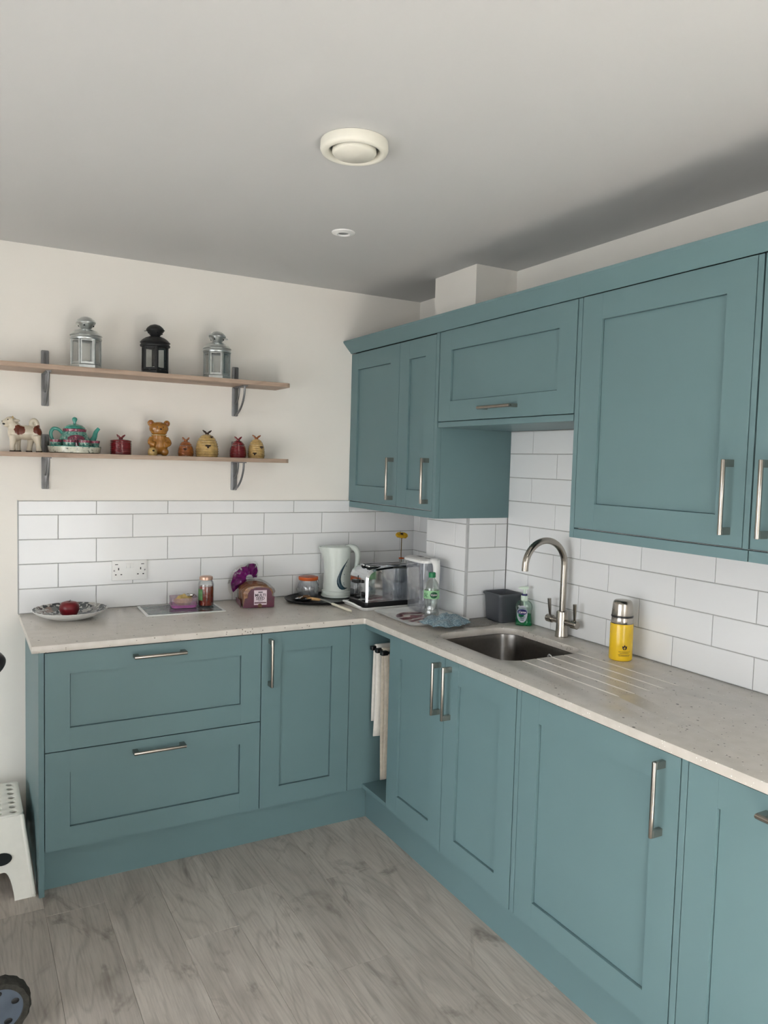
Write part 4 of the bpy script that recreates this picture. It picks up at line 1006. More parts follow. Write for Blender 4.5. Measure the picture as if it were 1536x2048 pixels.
# black oval tray with kettle, clip jar and saucer
t = thing('black_tray', 'black oval tray under the kettle and clip-top jar', 'tray', (-0.602, -0.158, WZ))
obj('dish', M().lathe([(0.0, 0.0), (0.150, 0.0), (0.158, 0.003), (0.166, 0.014), (0.163, 0.0145), (0.154, 0.006), (0.0, 0.005)], 56, sx=1.10, sy=0.88), 'black', t, ang=0.8)
TZ1 = WZ + 0.0055
t = thing('clip_top_jar', 'clip-top glass jar with an orange seal, left of the kettle', 'jar', (-0.640, -0.082, TZ1))
obj('glass', M().lathe([(0.0, 0.0), (0.038, 0.0), (0.044, 0.004), (0.051, 0.024), (0.0515, 0.044), (0.047, 0.064), (0.042, 0.074), (0.041, 0.082), (0.0395, 0.082), (0.0395, 0.074), (0.045, 0.063), (0.0495, 0.044), (0.049, 0.025), (0.042, 0.007), (0.0, 0.005)], 40), 'jugplastic', t, ang=0.9)
for k in range(14):
    a = 2 * pi * k / 14
    obj('embossed_boss', M().ell((0.0505 * cos(a), 0.0505 * sin(a), 0.036), (0.006, 0.006, 0.010), 10, 8), 'glass', t)
obj('contents', M().lathe([(0, 0.006), (0.040, 0.007), (0.047, 0.025), (0.047, 0.040), (0, 0.042)], 28), 'silver', t)
l = obj('lid', M().lathe([(0.0, 0.104), (0.030, 0.103), (0.043, 0.098), (0.044, 0.0895), (0.0, 0.0895)], 36), 'jugplastic', t, ang=0.8)
obj('rubber_seal', M().lathe([(0.036, 0.0825), (0.0455, 0.0825), (0.0475, 0.086), (0.0475, 0.0955), (0.0455, 0.0985), (0.036, 0.0890)], 36), 'orange', t, ang=0.8)
obj('wire_bail', M().tube([(0.044, -0.020, 0.083), (0.050, -0.010, 0.070), (0.056, 0.0, 0.050), (0.050, 0.010, 0.070), (0.044, 0.020, 0.083)], 0.0013, 6), 'steel', t)
t = thing('saucer', 'small dark saucer with tea bags at the left of the black tray', 'saucer', (-0.706, -0.165, TZ1))
obj('dish', M().lathe([(0, 0), (0.030, 0), (0.036, 0.002), (0.052, 0.012), (0.050, 0.0135), (0.034, 0.005), (0, 0.004)], 36), 'blackm', t, ang=0.8)
for i, (x, y, a) in enumerate(((-0.006, 0.004, 0.4), (0.016, -0.012, -0.6))):
    tb = tag(obj('tea_bag', crumple(0, 0, 0.008, 0.019, 0.015, 0.006, 11 + i, amp=0.2), 'tea', loc=(-0.706 + x, -0.165 + y, TZ1 + 0.0045 + i * 0.008), rot=(0, 0, a), ang=0.8), ('used brown tea bag lying flat in the dark saucer', 'used brown tea bag on top of the other in the dark saucer')[i], 'tea bag', 'tea bags in the saucer')
t = thing('teaspoon', 'silver teaspoon resting on the rim of the dark saucer', 'spoon', (-0.738, -0.192, TZ1 + 0.0145), radians(25))
obj('bowl', M().ell((0, 0, 0.002), (0.017, 0.0105, 0.004), 16, 8), 'chrome', t)
obj('handle', M().tube([(0.014, 0, 0.003), (0.05, 0, 0.009), (0.075, 0, 0.006)], [0.0022, 0.0018, 0.0028], 8), 'chrome', t)
t = thing('wooden_handled_knife', 'small knife with a pale wooden handle lying on the black tray', 'knife', (-0.668, -0.205, WZ + 0.017), radians(-58))
obj('handle', M().tube([(-0.036, 0, 0), (-0.028, 0, 0), (0.0, 0, 0), (0.034, 0, 0), (0.040, 0, 0)], [0.004, 0.0065, 0.0075, 0.006, 0.003], 10), 'woodh', t)
obj('blade', M().prism([(-0.105, 0.0), (-0.100, 0.006), (-0.034, 0.006), (-0.034, -0.005), (-0.090, -0.005)], lambda u, v: (u, v, -0.0006), lambda u, v: (u, v, 0.0006)), 'steel', t, ang=0.3)
t = thing('ivory_handled_knife', 'table knife with an ivory handle, its blade resting on the black tray', 'knife', (-0.6215, -0.385, WZ), radians(98))
obj('handle', M().tube([(-0.085, 0, 0.0075), (-0.078, 0, 0.0075), (-0.02, 0, 0.0100), (0.050, 0, 0.0135), (0.055, 0, 0.0138)], [0.004, 0.0066, 0.0062, 0.0056, 0.0040], 10, flat=1.25), 'ivory', t)
obj('end_cap', M().tube([(-0.100, 0, 0.0066), (-0.0975, 0, 0.0068), (-0.086, 0, 0.0074), (-0.080, 0, 0.0076)], [0.003, 0.0052, 0.0058, 0.0050], 10), 'ivory', t)
obj('blade', M().loft([[(0.054, -0.007, 0.0130), (0.054, 0.007, 0.0130), (0.054, 0.007, 0.0145), (0.054, -0.007, 0.0145)], [(0.13, -0.0085, 0.0175), (0.13, 0.0085, 0.0175), (0.13, 0.0085, 0.0187), (0.13, -0.0085, 0.0187)], [(0.165, -0.003, 0.0195), (0.165, 0.0055, 0.0195), (0.165, 0.0055, 0.0204), (0.165, -0.003, 0.0204)]]), 'steel', t, ang=0.4)

# kettle; local -x is the spout, local -y faces the camera
t = thing('jug_kettle', 'off-white jug kettle with a blue-grey crescent water window', 'kettle', (-0.502, -0.118, TZ1), radians(-25.5))
def ksec(z):
    f = z / 0.245
    cx = -0.006 * f + 0.0 ; rx = 0.0735 - 0.018 * sin(pi * min(1, f * 0.9)) * 0.55
    ry = 0.070 - 0.014 * f
    sp = max(0.0, (f - 0.62) / 0.38) ** 1.7 * 0.020      # spout flare on the -x side
    return cx, rx, ry, sp
def kp(a, z, off=0.0):
    cx, rx, ry, sp = ksec(z); r_ = 1.0
    x = cx + (rx + off) * cos(a); y = (ry + off) * sin(a)
    if cos(a) < 0: x -= sp * (-cos(a)) ** 2.2
    return (x, y, z)
NA = 44
zs = [0.030 + 0.212 * k / 16 for k in range(17)]
obj('power_base', M().lathe([(0, 0), (0.074, 0), (0.079, 0.004), (0.078, 0.010), (0.072, 0.012), (0, 0.012)], 44), 'kettle', t, ang=0.7)
bk = [[kp(2 * pi * k / NA, 0.030, 0.005)[:2] + (0.0125,) for k in range(NA)], [kp(2 * pi * k / NA, 0.030, 0.005)[:2] + (0.030,) for k in range(NA)], [kp(2 * pi * k / NA, 0.032, 0.001)[:2] + (0.033,) for k in range(NA)]]
bd = [[kp(2 * pi * k / NA, z) for k in range(NA)] for z in zs]
top_in = [[(p[0] * 0.95, p[1] * 0.95, 0.243) for p in bd[-1]], [(p[0] * 0.92, p[1] * 0.92, 0.236) for p in bd[-1]]]
obj('skirt', M().loft(bk), 'kettle', t, ang=0.7)
obj('body', M().loft(bd + top_in), 'kettle', t, ang=0.9)
obj('lid', M().loft([[(p[0] * 0.90 + 0.004, p[1] * 0.90, 0.2365) for p in bd[-1]], [(p[0] * 0.90 + 0.004, p[1] * 0.90, 0.244) for p in bd[-1]], [(p[0] * 0.75 + 0.006, p[1] * 0.78, 0.2475) for p in bd[-1]], [(p[0] * 0.2 + 0.006, p[1] * 0.2, 0.2485) for p in bd[-1]]]), 'kettle', t, ang=0.8)
hpts = [(0.040, 0, 0.240), (0.062, 0, 0.243), (0.082, 0, 0.237), (0.094, 0, 0.220), (0.098, 0, 0.195), (0.095, 0, 0.160), (0.087, 0, 0.120), (0.076, 0, 0.080), (0.064, 0, 0.046)]
hd = obj('handle', M().tube(*crv(hpts, [0.012, 0.0135, 0.0145, 0.0145, 0.0135, 0.0125, 0.0115, 0.0105, 0.009]), 14, flat=1.15), 'kettle', t, ang=0.9)
# crescent window: outer and inner arcs from top to bottom, on the body's camera side
outer = [(0.056, 0.189), (0.043, 0.170), (0.030, 0.153), (0.0175, 0.133), (0.0086, 0.1145), (0.0015, 0.098), (-0.001, 0.084), (0.000, 0.070), (0.004, 0.058), (0.0115, 0.048), (0.0216, 0.042), (0.034, 0.0425), (0.0475, 0.049)]
inner = [(0.056, 0.1885), (0.047, 0.172), (0.040, 0.158), (0.031, 0.140), (0.0245, 0.124), (0.0195, 0.107), (0.0178, 0.093), (0.0188, 0.080), (0.0216, 0.069), (0.0265, 0.060), (0.0330, 0.0535), (0.040, 0.0500), (0.0475, 0.0495)]
V = []; F = []; NCR = len(outer) - 1
def kw(u, z, off): return kp(-pi / 2 + math.asin(max(-1, min(1, u / 0.066))), z, off)
for (u0, z0), (u1, z1) in zip(outer, inner):
    V += [kw(u0, z0, 0.0012), kw((u0 + u1) / 2, (z0 + z1) / 2, 0.0015), kw(u1, z1, 0.0012)]
for k in range(NCR):
    for j in range(2): F.append((k * 3 + j, k * 3 + j + 1, k * 3 + j + 4, k * 3 + j + 3))
o = obj('water_window', M().add(V, F), 'slate', t, ang=0.9); sd = o.modifiers.new('thickness', 'SOLIDIFY'); sd.thickness = 0.0016; sd.offset = 0
for z, u in ((0.172, 0.054), (0.155, 0.050), (0.115, 0.038), (0.074, 0.033), (0.066, 0.034)):
    p = kp(-pi / 2 + u / 0.066, z, 0.0004)
    obj('level_mark', M().ell(p, (0.0022, 0.001, 0.002), 8, 6), 'slate', t)

# toaster on its white tray; long side faces the room, lever end to the left
t = thing('toaster_tray', 'small white plastic tray with loop handles under the toaster', 'tray', (-0.3900, -0.388, WZ))
obj('dish', M().loft(rloft([(0.150, 0.098, 0.02, 0.0), (0.158, 0.103, 0.02, 0.002), (0.166, 0.110, 0.022, 0.017), (0.163, 0.107, 0.02, 0.0175), (0.155, 0.100, 0.018, 0.005)])), 'white', t, ang=0.8)
for s in (-1, 1):
    obj('loop_handle', M().tube([(s * 0.160, -0.075, 0.014), (s * 0.176, -0.070, 0.021), (s * 0.182, -0.045, 0.027), (s * 0.182, 0.045, 0.027), (s * 0.176, 0.070, 0.021), (s * 0.160, 0.075, 0.014)], 0.0045, 10), 'white', t)
t = thing('toaster', 'chrome two-slot toaster with black base and lever', 'toaster', (-0.3815, -0.375, WZ + 0.0052))
HX, HY = 0.146, 0.085
def tprof(hx, zt, r, z0=0.028):
    pts = [(hx, z0), (hx, zt - r * 0.9)]
    for k in range(1, 9):
        a = pi / 2 * k / 8; pts.append((hx - r + r * cos(a), zt - r * 0.9 + r * 0.9 * sin(a)))
    L = [(-x, z) for x, z in reversed(pts)]
    crown = [(-(hx - r) * q, zt + 0.008 * (1 - q * q)) for q in (-0.5, 0.0, 0.5)]
    return pts + crown + L
obj('base', M().loft([[(x, y, z) for x, y in rrect(-HX + i, HX - i, -HY + i, HY - i, 0.018, 4)] for i, z in ((0.006, 0.0), (0.0, 0.003), (-0.002, 0.012), (-0.001, 0.027), (0.004, 0.029))]), 'black', t, ang=0.7)
pr_ = tprof(HX - 0.006, 0.176, 0.05)
obj('shell', M().loft([[(x * 0.94, -HY * sgn + 0.0, z if z < 0.03 else 0.028 + (z - 0.028) * 0.955) for x, z in pr_] if abs(sgn) == 1 else [(x, sgn * -HY, z) for x, z in pr_] for sgn in (1, 0.9, 0.86, -0.86, -0.9, -1)]), 'chrome', t, ang=0.5)
pr2 = [(x * 0.97, z if z < 0.03 else 0.028 + (z - 0.028) * 0.98) for x, z in pr_]
for s in (-1, 1):
    ys = -s * 0.028
    obj('slot', M().box(-0.105, 0.105, s * 0.026 - 0.014, s * 0.026 + 0.014, 0.1700, 0.1866), 'gap', t, bevel=0.002)
    obj('slot_rim', flat(rrect(-0.110, 0.110, s * 0.026 - 0.018, s * 0.026 + 0.018, 0.006, 3), [rrect(-0.104, 0.104, s * 0.026 - 0.012, s * 0.026 + 0.012, 0.004, 3)], 0.006, 0.001, Matrix.Translation((0, 0, 0.1815))), 'chrome', t)
xe = -(HX - 0.006)
obj('lever_slot', M().box(xe - 0.0012, xe + 0.002, -0.002, 0.002, 0.055, 0.140), 'gap', t)
lv = obj('lever', M().loft([[(xe - d, y, z) for y, z in rrect(-w, w, 0.108, 0.122, 0.0065, 4)] for d, w in ((0.004, 0.026), (0.006, 0.028), (0.018, 0.028), (0.021, 0.025))]), 'black', t, ang=0.7)
obj('lever_stem', M().box(xe - 0.006, xe + 0.004, -0.0016, 0.0016, 0.112, 0.118), 'black', lv)
for y in (-0.030, 0.030):
    obj('end_seam', M().tube([(xe - 0.0003, y, 0.032), (xe - 0.0003, y, 0.125)], 0.0008, 6), 'bracket', t)
obj('browning_dial', M().lathe([(0, 0.012), (0.011, 0.012), (0.013, 0.0)], 20), 'black', t, loc=(xe, 0.0, 0.046), rot=(0, radians(-90), 0))

# flower in a bud vase behind the toaster
t = thing('bud_vase', 'slim glass bud vase behind the toaster, holding the yellow flower', 'vase', (-0.1605, -0.150, WZ))
obj('glass', M().lathe([(0, 0), (0.026, 0), (0.030, 0.006), (0.030, 0.060), (0.016, 0.110), (0.0105, 0.150), (0.0135, 0.184), (0.0120, 0.184), (0.0090, 0.150), (0.0145, 0.110), (0.028, 0.060), (0.028, 0.008), (0, 0.005)], 28), 'glass', t, ang=0.9)
obj('rim', M().lathe([(0.0118, 0.180), (0.0138, 0.181), (0.0140, 0.185), (0.0118, 0.185)], 24), 'orange', t)
t = thing('yellow_flower', 'single yellow daisy flower standing above the toaster', 'flower', (-0.1605, -0.150, WZ + 0.008))
obj('stem', M().tube([(0, 0, 0), (0.002, 0, 0.10), (-0.003, 0, 0.20), (-0.003, -0.002, 0.294)], 0.0022, 8), 'stem', t)
NP = 18; V = [(0, 0, 0.0)]; F = []
ringn = NP * 4
for j, (r, zz) in enumerate(((0.008, 0.002), (0.018, 0.0045), (0.027, 0.003), (0.032, -0.003))):
    for k in range(ringn):
        a = 2 * pi * k / ringn; ph = (k % 4) / 4.0
        notch = 1.0 - (0.26 if j == 3 else 0.16 if j == 2 else 0.05 if j == 1 else 0) * (1 if k % 4 == 0 else 0) - (0.06 if (j == 3 and k % 4 in (1, 3)) else 0)
        V.append((r * notch * cos(a), r * notch * sin(a), zz - (0.003 * j if k % 4 == 0 else 0)))
for k in range(ringn): F.append((0, 1 + k, 1 + (k + 1) % ringn))
for j in range(3):
    for k in range(ringn): F.append((1 + j * ringn + k, 1 + (j + 1) * ringn + k, 1 + (j + 1) * ringn + (k + 1) % ringn, 1 + j * ringn + (k + 1) % ringn))
hd = obj('petals', M().add(V, F), 'yellow', t, loc=(-0.003, -0.002, 0.296), rot=(radians(14), radians(-4), 0), ang=0.5)
sd = hd.modifiers.new('thickness', 'SOLIDIFY'); sd.thickness = 0.0018
hd2 = obj('petals', M().add(V, F), 'yellow', t, loc=(-0.003, -0.002, 0.2915), rot=(radians(10), radians(-2), 0.17), ang=0.5)
sd = hd2.modifiers.new('thickness', 'SOLIDIFY'); sd.thickness = 0.0018
obj('eye', M().lathe([(0, 0.006), (0.005, 0.0055), (0.0085, 0.003), (0.009, 0.0)], 20), 'darkbrown', hd)
obj('calyx', M().lathe([(0.0025, -0.014), (0.008, -0.008), (0.013, -0.002), (0.0, -0.001)], 16), 'stem', hd)

# patterned tray, filter jug, water bottle
t = thing('patterned_tray', 'white oblong tray with a dark red swirl print under the filter jug', 'tray', (-0.383, -0.700, WZ))
obj('dish', M().loft(rloft([(0.112, 0.135, 0.03, 0.0), (0.124, 0.147, 0.032, 0.002), (0.146, 0.172, 0.036, 0.0135), (0.149, 0.175, 0.037, 0.0150), (0.146, 0.172, 0.036, 0.0155), (0.124, 0.147, 0.03, 0.0045), (0.100, 0.120, 0.03, 0.0035)])), 'white', t, ang=0.8)
obj('print', M().lathe([(0, 0.0048), (0.098, 0.0048), (0.102, 0.0040), (0.0, 0.0038)], 48, sy=1.18), 'trayprint', t)
PZ = WZ + 0.005
t = thing('water_filter_jug', 'clear water filter jug with a white lid and handle beside the column', 'jug', (-0.302, -0.578, PZ))
def jsec(z, o=0.0):
    f = z / 0.225; hw = 0.043 + 0.006 * f; y0 = -0.078 - 0.004 * f; y1 = 0.078 + 0.018 * f
    return [(x, y, z) for x, y in rrect(-hw + o, hw - o, y0 + o, y1 - o, 0.038, 7)]
obj('body', M().loft([jsec(0.0, 0.006), jsec(0.004), jsec(0.06), jsec(0.12), jsec(0.18), jsec(0.222), jsec(0.222, 0.0025), jsec(0.12, 0.0025), jsec(0.006, 0.003)]), 'jugplastic', t, ang=0.8)
fn = obj('funnel', M().loft([jsec(0.221, 0.004), jsec(0.15, 0.007), jsec(0.105, 0.014), jsec(0.098, 0.022)], cap0=False), 'funnel', t, ang=0.8)
obj('filter_cartridge', M().lathe([(0, 0.020), (0.026, 0.020), (0.028, 0.026), (0.028, 0.096), (0, 0.097)], 28, (0, 0.006, 0)), 'funnel', t, ang=0.7)
ld = obj('lid', M().loft([jsec(0.2225, -0.002), jsec(0.2235, -0.004), jsec(0.233, -0.003), jsec(0.2385, 0.004), jsec(0.2405, 0.018)]), 'white', t, ang=0.7)
obj('meter_window', flat(rrect(-0.010, 0.010, 0.004, 0.044, 0.004, 3), (), 0.0012, 0, Matrix.Translation((0, 0, 0.2400))), 'greytub', ld)
obj('fill_flap', flat(rrect(-0.026, 0.026, -0.006, 0.070, 0.016, 4), (), 0.0016, 0.0004, Matrix.Translation((0, 0, 0.2392))), 'white', ld)
obj('handle', M().tube(*crv([(0, -0.072, 0.232), (0, -0.094, 0.234), (0, -0.108, 0.222), (0, -0.112, 0.195), (0, -0.110, 0.14), (0, -0.104, 0.08), (0, -0.096, 0.040), (0, -0.082, 0.022)], [0.013, 0.014, 0.014, 0.013, 0.012, 0.011, 0.010, 0.008]), 14, flat=1.25), 'white', t, ang=0.9)
t = thing('water_bottle', 'clear plastic water bottle with a green cap and green label', 'bottle', (-0.358, -0.742, PZ))
bp_ = [(0.0, 0.004), (0.014, 0.003), (0.024, 0.0), (0.030, 0.004), (0.0325, 0.012), (0.0325, 0.030), (0.0295, 0.040), (0.0265, 0.056), (0.0285, 0.072), (0.0325, 0.082), (0.0335, 0.088), (0.0335, 0.124), (0.0325, 0.132), (0.0290, 0.146), (0.0215, 0.160), (0.0140, 0.170), (0.0125, 0.174), (0.0125, 0.186)]
bw = lambda a, i: 1 + (0.035 * sin(a * 6) if 5 <= i <= 8 else 0)
obj('bottle', M().lathe(bp_ + [(0.0115, 0.186), (0.0115, 0.174), (0.0200, 0.160), (0.0278, 0.146), (0.0315, 0.130), (0.0322, 0.088), (0.0272, 0.072), (0.0252, 0.056), (0.0282, 0.040), (0.0312, 0.028), (0.029, 0.007), (0, 0.008)], 36, wob=bw), 'water', t, ang=0.8)
lbl = obj('label', M().lathe([(0.0337, 0.088), (0.0341, 0.0882), (0.0341, 0.1228), (0.0337, 0.123)], 36), 'bottlelabel', t)
cp = obj('cap', M().lathe([(0, 0.198), (0.0125, 0.198), (0.0150, 0.196), (0.0155, 0.180), (0.0155, 0.1765), (0.0135, 0.1765), (0.0135, 0.192), (0, 0.192)], 28, wob=lambda a, i: 1 + 0.012 * sin(a * 28) * (2 <= i <= 3)), 'green_cap', t, ang=0.6)
CA = math.atan2(-3.43 + 0.742, -2.11 + 0.358)         # angle towards the room from here
mo = M(); N = 22
V = [(0, 0, 0)] + [(0.017 * q / 4 * cos(2 * pi * k / N), 0.0135 * q / 4 * sin(2 * pi * k / N), 0) for q in (1, 2, 3, 4) for k in range(N)]
ov_ = M().add(V, [(0, 1 + k, 1 + (k + 1) % N) for k in range(N)] + [(1 + j * N + k, 1 + (j + 1) * N + k, 1 + (j + 1) * N + (k + 1) % N, 1 + j * N + (k + 1) % N) for j in range(3) for k in range(N)]).mesh('oval')
obj('oval_badge', wrap(ov_, 0.0345, 0.105, CA + 0.30), 'darkgreen', lbl)
obj('lettering', wrap(text('Volvic', 0.0125, 0.0002, shear=0.2, bold=0.0002), 0.0349, 0.1055, CA + 0.30), 'paper', lbl)
b = bars([(-0.008, 0.008, 0.006, 0.004), (-0.008, 0.005, 0.0, 0.003), (-0.008, 0.007, -0.006, 0.003)]); obj('fine_print', wrap(b, 0.0342, 0.103, CA - 0.78), 'darkgreen', lbl)

# cloths
def cloth(name, label, cat, cx, cy, z0, outline, hfun, mat, nr=16, th=0.0035):
    N = len(outline); V = [(0, 0, hfun(0, 0, 0))]; F = []
    for j in range(1, nr + 1):
        f = j / nr
        for k, (x, y) in enumerate(outline): V.append((x * f, y * f, hfun(x * f, y * f, f)))
    for k in range(N): F.append((0, 1 + k, 1 + (k + 1) % N))
    for j in range(nr - 1):
        for k in range(N): F.append((1 + j * N + k, 1 + (j + 1) * N + k, 1 + (j + 1) * N + (k + 1) % N, 1 + j * N + (k + 1) % N))
    o = obj(name, M().add(V, F), mat, loc=(cx, cy, z0), ang=1.0)
    sd = o.modifiers.new('thickness', 'SOLIDIFY'); sd.thickness = th; sd.offset = 1
    return tag(o, label, cat)
def ragged(pts, n, amp, seed):
    out = []; rnd = random.Random(seed); m = len(pts)
    for i in range(m):
        a, b = Vector(pts[i]), Vector(pts[(i + 1) % m])
        for k in range(n): p = a.lerp(b, k / n); out.append((p.x * (1 + rnd.uniform(-amp, amp)), p.y * (1 + rnd.uniform(-amp, amp))))
    return out
ol = ragged([(-0.118, 0.030), (-0.098, -0.062), (-0.060, -0.100), (0.010, -0.088), (0.070, -0.068), (0.100, -0.010), (0.085, 0.055), (0.020, 0.085), (-0.060, 0.070)], 5, 0.06, 3)
def hb(x, y, f):
    base = 0.024 * (1 - f) ** 0.8 + 0.008 * (1 - f ** 6)
    rip = 0.010 * sin(math.atan2(y, x) * 7 + f * 6) * f * (1 - f * 0.4) + 0.007 * sin(x * 95 + 1) * sin(y * 80) * (1 - f * f)
    return max(0.0008, base + rip) if f < 0.999 else 0.0008 + 0.006 * abs(sin(math.atan2(y, x) * 6))
cloth('dish_cloth', 'crumpled pale blue waffle dish cloth between the tray and the sink', 'cloth', -0.372, -0.880, WZ + 0.0155, ol, hb, 'bluecloth', 18, 0.003)
ol = ragged([(-0.105, -0.055), (-0.02, -0.062), (0.078, -0.050), (0.085, 0.045), (0.02, 0.062), (-0.065, 0.060)], 6, 0.03, 8)
cloth('dish_cloth', 'flat grey dish cloth spread in front of the grey plastic tub', 'cloth', -0.222, -0.884, WZ, ol, lambda x, y, f: 0.0012 + 0.0025 * (1 - f) + 0.0016 * (1 + sin(x * 90 + y * 40)) * (1 if f < 0.99 else 0.3), 'greycloth', 12, 0.0025)

# dark grey tub
t = thing('grey_tub', 'dark grey square plastic tub in the corner behind the sink', 'tub', (-0.079, -0.874, WZ))
def tsec(h, z, r=0.018): return [(x, y, z) for x, y in rrect(-h, h, -h, h, r, 5)]
obj('tub', M().loft([tsec(0.052, 0.0055), tsec(0.054, 0.007), tsec(0.0605, 0.112), tsec(0.0655, 0.113), tsec(0.066, 0.120), tsec(0.0645, 0.123), tsec(0.0605, 0.123), tsec(0.0580, 0.119), tsec(0.0515, 0.010, 0.016)]), 'greytub', t, ang=0.7)
obj('foot_rim', M().loft([tsec(0.049, 0.0), tsec(0.0495, 0.0058)]), 'greytub', t)

# hand wash pump bottle; faces the room
t = thing('hand_wash_bottle', 'green hand wash pump bottle with a navy oval label by the wall', 'bottle', (-0.0540, -0.985, WZ), radians(-36))
def hsec(w, d, z, n=28):
    out = []
    for k in range(n):
        a = 2 * pi * k / n; c, s = cos(a), sin(a); out.append((w * math.copysign(abs(c) ** 0.75, c), d * math.copysign(abs(s) ** 0.75, s), z))
    return out
def hw(z):   # half width of the bottle at height z
    if z < 0.045: return 0.0355 - 0.0035 * (z / 0.045)
    if z < 0.075: return 0.0320 + 0.0005 * (z - 0.045) / 0.03
    return 0.0325 * (max(0.03, 1 - ((z - 0.075) / 0.033) ** 2.2)) ** 0.5 + 0.003
hz = [0.0, 0.003, 0.015, 0.03, 0.045, 0.06, 0.075, 0.085, 0.093, 0.100, 0.104]
obj('bottle', M().loft([hsec(hw(z) - (0.003 if z == 0 else 0), (hw(z) * 0.62) - (0.003 if z == 0 else 0), z) for z in hz]), 'soapclear', t, ang=0.9)
obj('liquid', M().loft([hsec(hw(z) - 0.0018, hw(z) * 0.62 - 0.0018, z) for z in (0.002, 0.015, 0.03, 0.040, 0.048)]), 'greenliq', t, ang=0.7)
def hlab(name, pts, off, mat, par):
    me = flat(pts, (), 0.0004, 0)
    for v in me.vertices:
        x, z = v.co.x, v.co.y; w = hw(z); d = w * 0.62
        q = max(0.0, 1 - (abs(x) / w) ** 2.67) ** 0.375
        v.co = (x, -(d * q) - off - v.co.z, z)
    return obj(name, me, mat, par)
ell2 = lambda cx, cz, a, b, n=26: [(cx + a * cos(2 * pi * k / n), cz + b * sin(2 * pi * k / n)) for k in range(n)]
lb = hlab('label', ell2(-0.008, 0.050, 0.0215, 0.036), 0.0008, 'labelgrey', t)
bdg = hlab('navy_badge', ell2(-0.008, 0.058, 0.0195, 0.0115), 0.0016, 'navy', lb)
tm = text('Carex', 0.0125, 0.0002, shear=0.15, bold=0.0003); tm.transform(Matrix.Translation((-0.008, -0.0232, 0.058)) @ FRONT)
obj('lettering', tm, 'paper', bdg)
b = bars([(-0.018, 0.002, 0.038, 0.003), (-0.016, 0.000, 0.031, 0.003), (-0.015, -0.001, 0.024, 0.003)]); b.transform(Matrix.Translation((0, -0.0228, 0)) @ FRONT); obj('fine_print', b, 'hub', lb)
obj('collar', M().lathe([(0.0135, 0.102), (0.0145, 0.104), (0.0145, 0.122), (0.013, 0.125), (0, 0.125)], 26, wob=lambda a, i: 1 + 0.015 * sin(a * 22) * (1 <= i <= 2)), 'pump', t, ang=0.7)
obj('collar_ring', M().lathe([(0, 0.1252), (0.0115, 0.1252), (0.012, 0.127), (0.0115, 0.1315), (0, 0.1315)], 24), 'navy', t)
pm = obj('pump_stem', M().lathe([(0, 0.1316), (0.0062, 0.1316), (0.0055, 0.152), (0, 0.152)], 18), 'pump', t)
obj('pump_head', M().loft([[(-0.026, -0.004, 0.153), (-0.026, 0.004, 0.153), (-0.026, 0.004, 0.158), (-0.026, -0.004, 0.158)], [(-0.012, -0.0075, 0.151), (-0.012, 0.0075, 0.151), (-0.012, 0.0075, 0.162), (-0.012, -0.0075, 0.162)], [(0.010, -0.0085, 0.151), (0.010, 0.0085, 0.151), (0.010, 0.0085, 0.164), (0.010, -0.0085, 0.164)], [(0.016, -0.006, 0.152), (0.016, 0.006, 0.152), (0.016, 0.006, 0.161), (0.016, -0.006, 0.161)]]), 'pump', pm, ang=0.5, bevel=0.001)
obj('dip_tube', M().tube([(0, 0, 0.010), (0, 0, 0.102)], 0.003, 8), 'pump', t)

# yellow flask
t = thing('vacuum_flask', 'yellow vacuum flask with a steel cup lid standing on the drainer', 'flask', (-0.1015, -1.5645, WZ))
obj('body', M().lathe([(0, 0), (0.034, 0), (0.0385, 0.003), (0.0395, 0.008), (0.0390, 0.125), (0.0375, 0.1285), (0, 0.1285)], 44), 'flaskyellow', t, ang=0.7)
obj('neck', M().lathe([(0, 0.1286), (0.0372, 0.1286), (0.0375, 0.131), (0.0362, 0.133), (0.0358, 0.150), (0, 0.150)], 40), 'steel', t, ang=0.6)
obj('black_band', M().lathe([(0.034, 0.150), (0.0372, 0.1505), (0.0378, 0.1535), (0.0370, 0.1565), (0.034, 0.157)], 40), 'black', t, ang=0.9)
obj('cup_lid', M().lathe([(0.0360, 0.157), (0.0362, 0.159), (0.0330, 0.196), (0.0310, 0.204), (0.0265, 0.2085), (0.018, 0.2100), (0, 0.2100)], 40), 'steel', t, ang=0.9)
FA = math.atan2(-3.43 + 1.5645, -2.11 + 0.1015) + 0.33
lg = flat([(0, -0.0085), (0.0045, -0.0075), (0.0075, -0.003), (0.0085, 0.006), (0.004, 0.0025), (0.003, 0.006), (0, 0.0085), (-0.003, 0.006), (-0.004, 0.0025), (-0.0085, 0.006), (-0.0075, -0.003), (-0.0045, -0.0075)], (), 0.0004, 0)
obj('tulip_emblem', wrap(lg, 0.0394, 0.050, FA), 'ink', t)
lg2 = flat([(0.0006, -0.0086), (0.0006, -0.001), (0.0022, 0.003), (0.0, 0.001), (-0.0022, 0.003), (-0.0006, -0.001), (-0.0006, -0.0086)], (), 0.0003, 0)
obj('emblem_vein', wrap(lg2, 0.0399, 0.050, FA), 'flaskyellow', t)
rnd = random.Random(2); rows_ = []
for y, x0, x1 in ((-0.0, -0.020, 0.020), (-0.0055, -0.015, 0.016), (-0.011, -0.021, 0.021), (-0.0150, -0.019, 0.019)):
    x = x0
    while x < x1:
        w = rnd.uniform(0.0012, 0.0032); rows_.append((x, min(x + w, x1), y, 0.0015)); x += w + 0.0009
obj('fine_print', wrap(bars(rows_, 0.0003), 0.0394, 0.035, FA), 'ink', t)

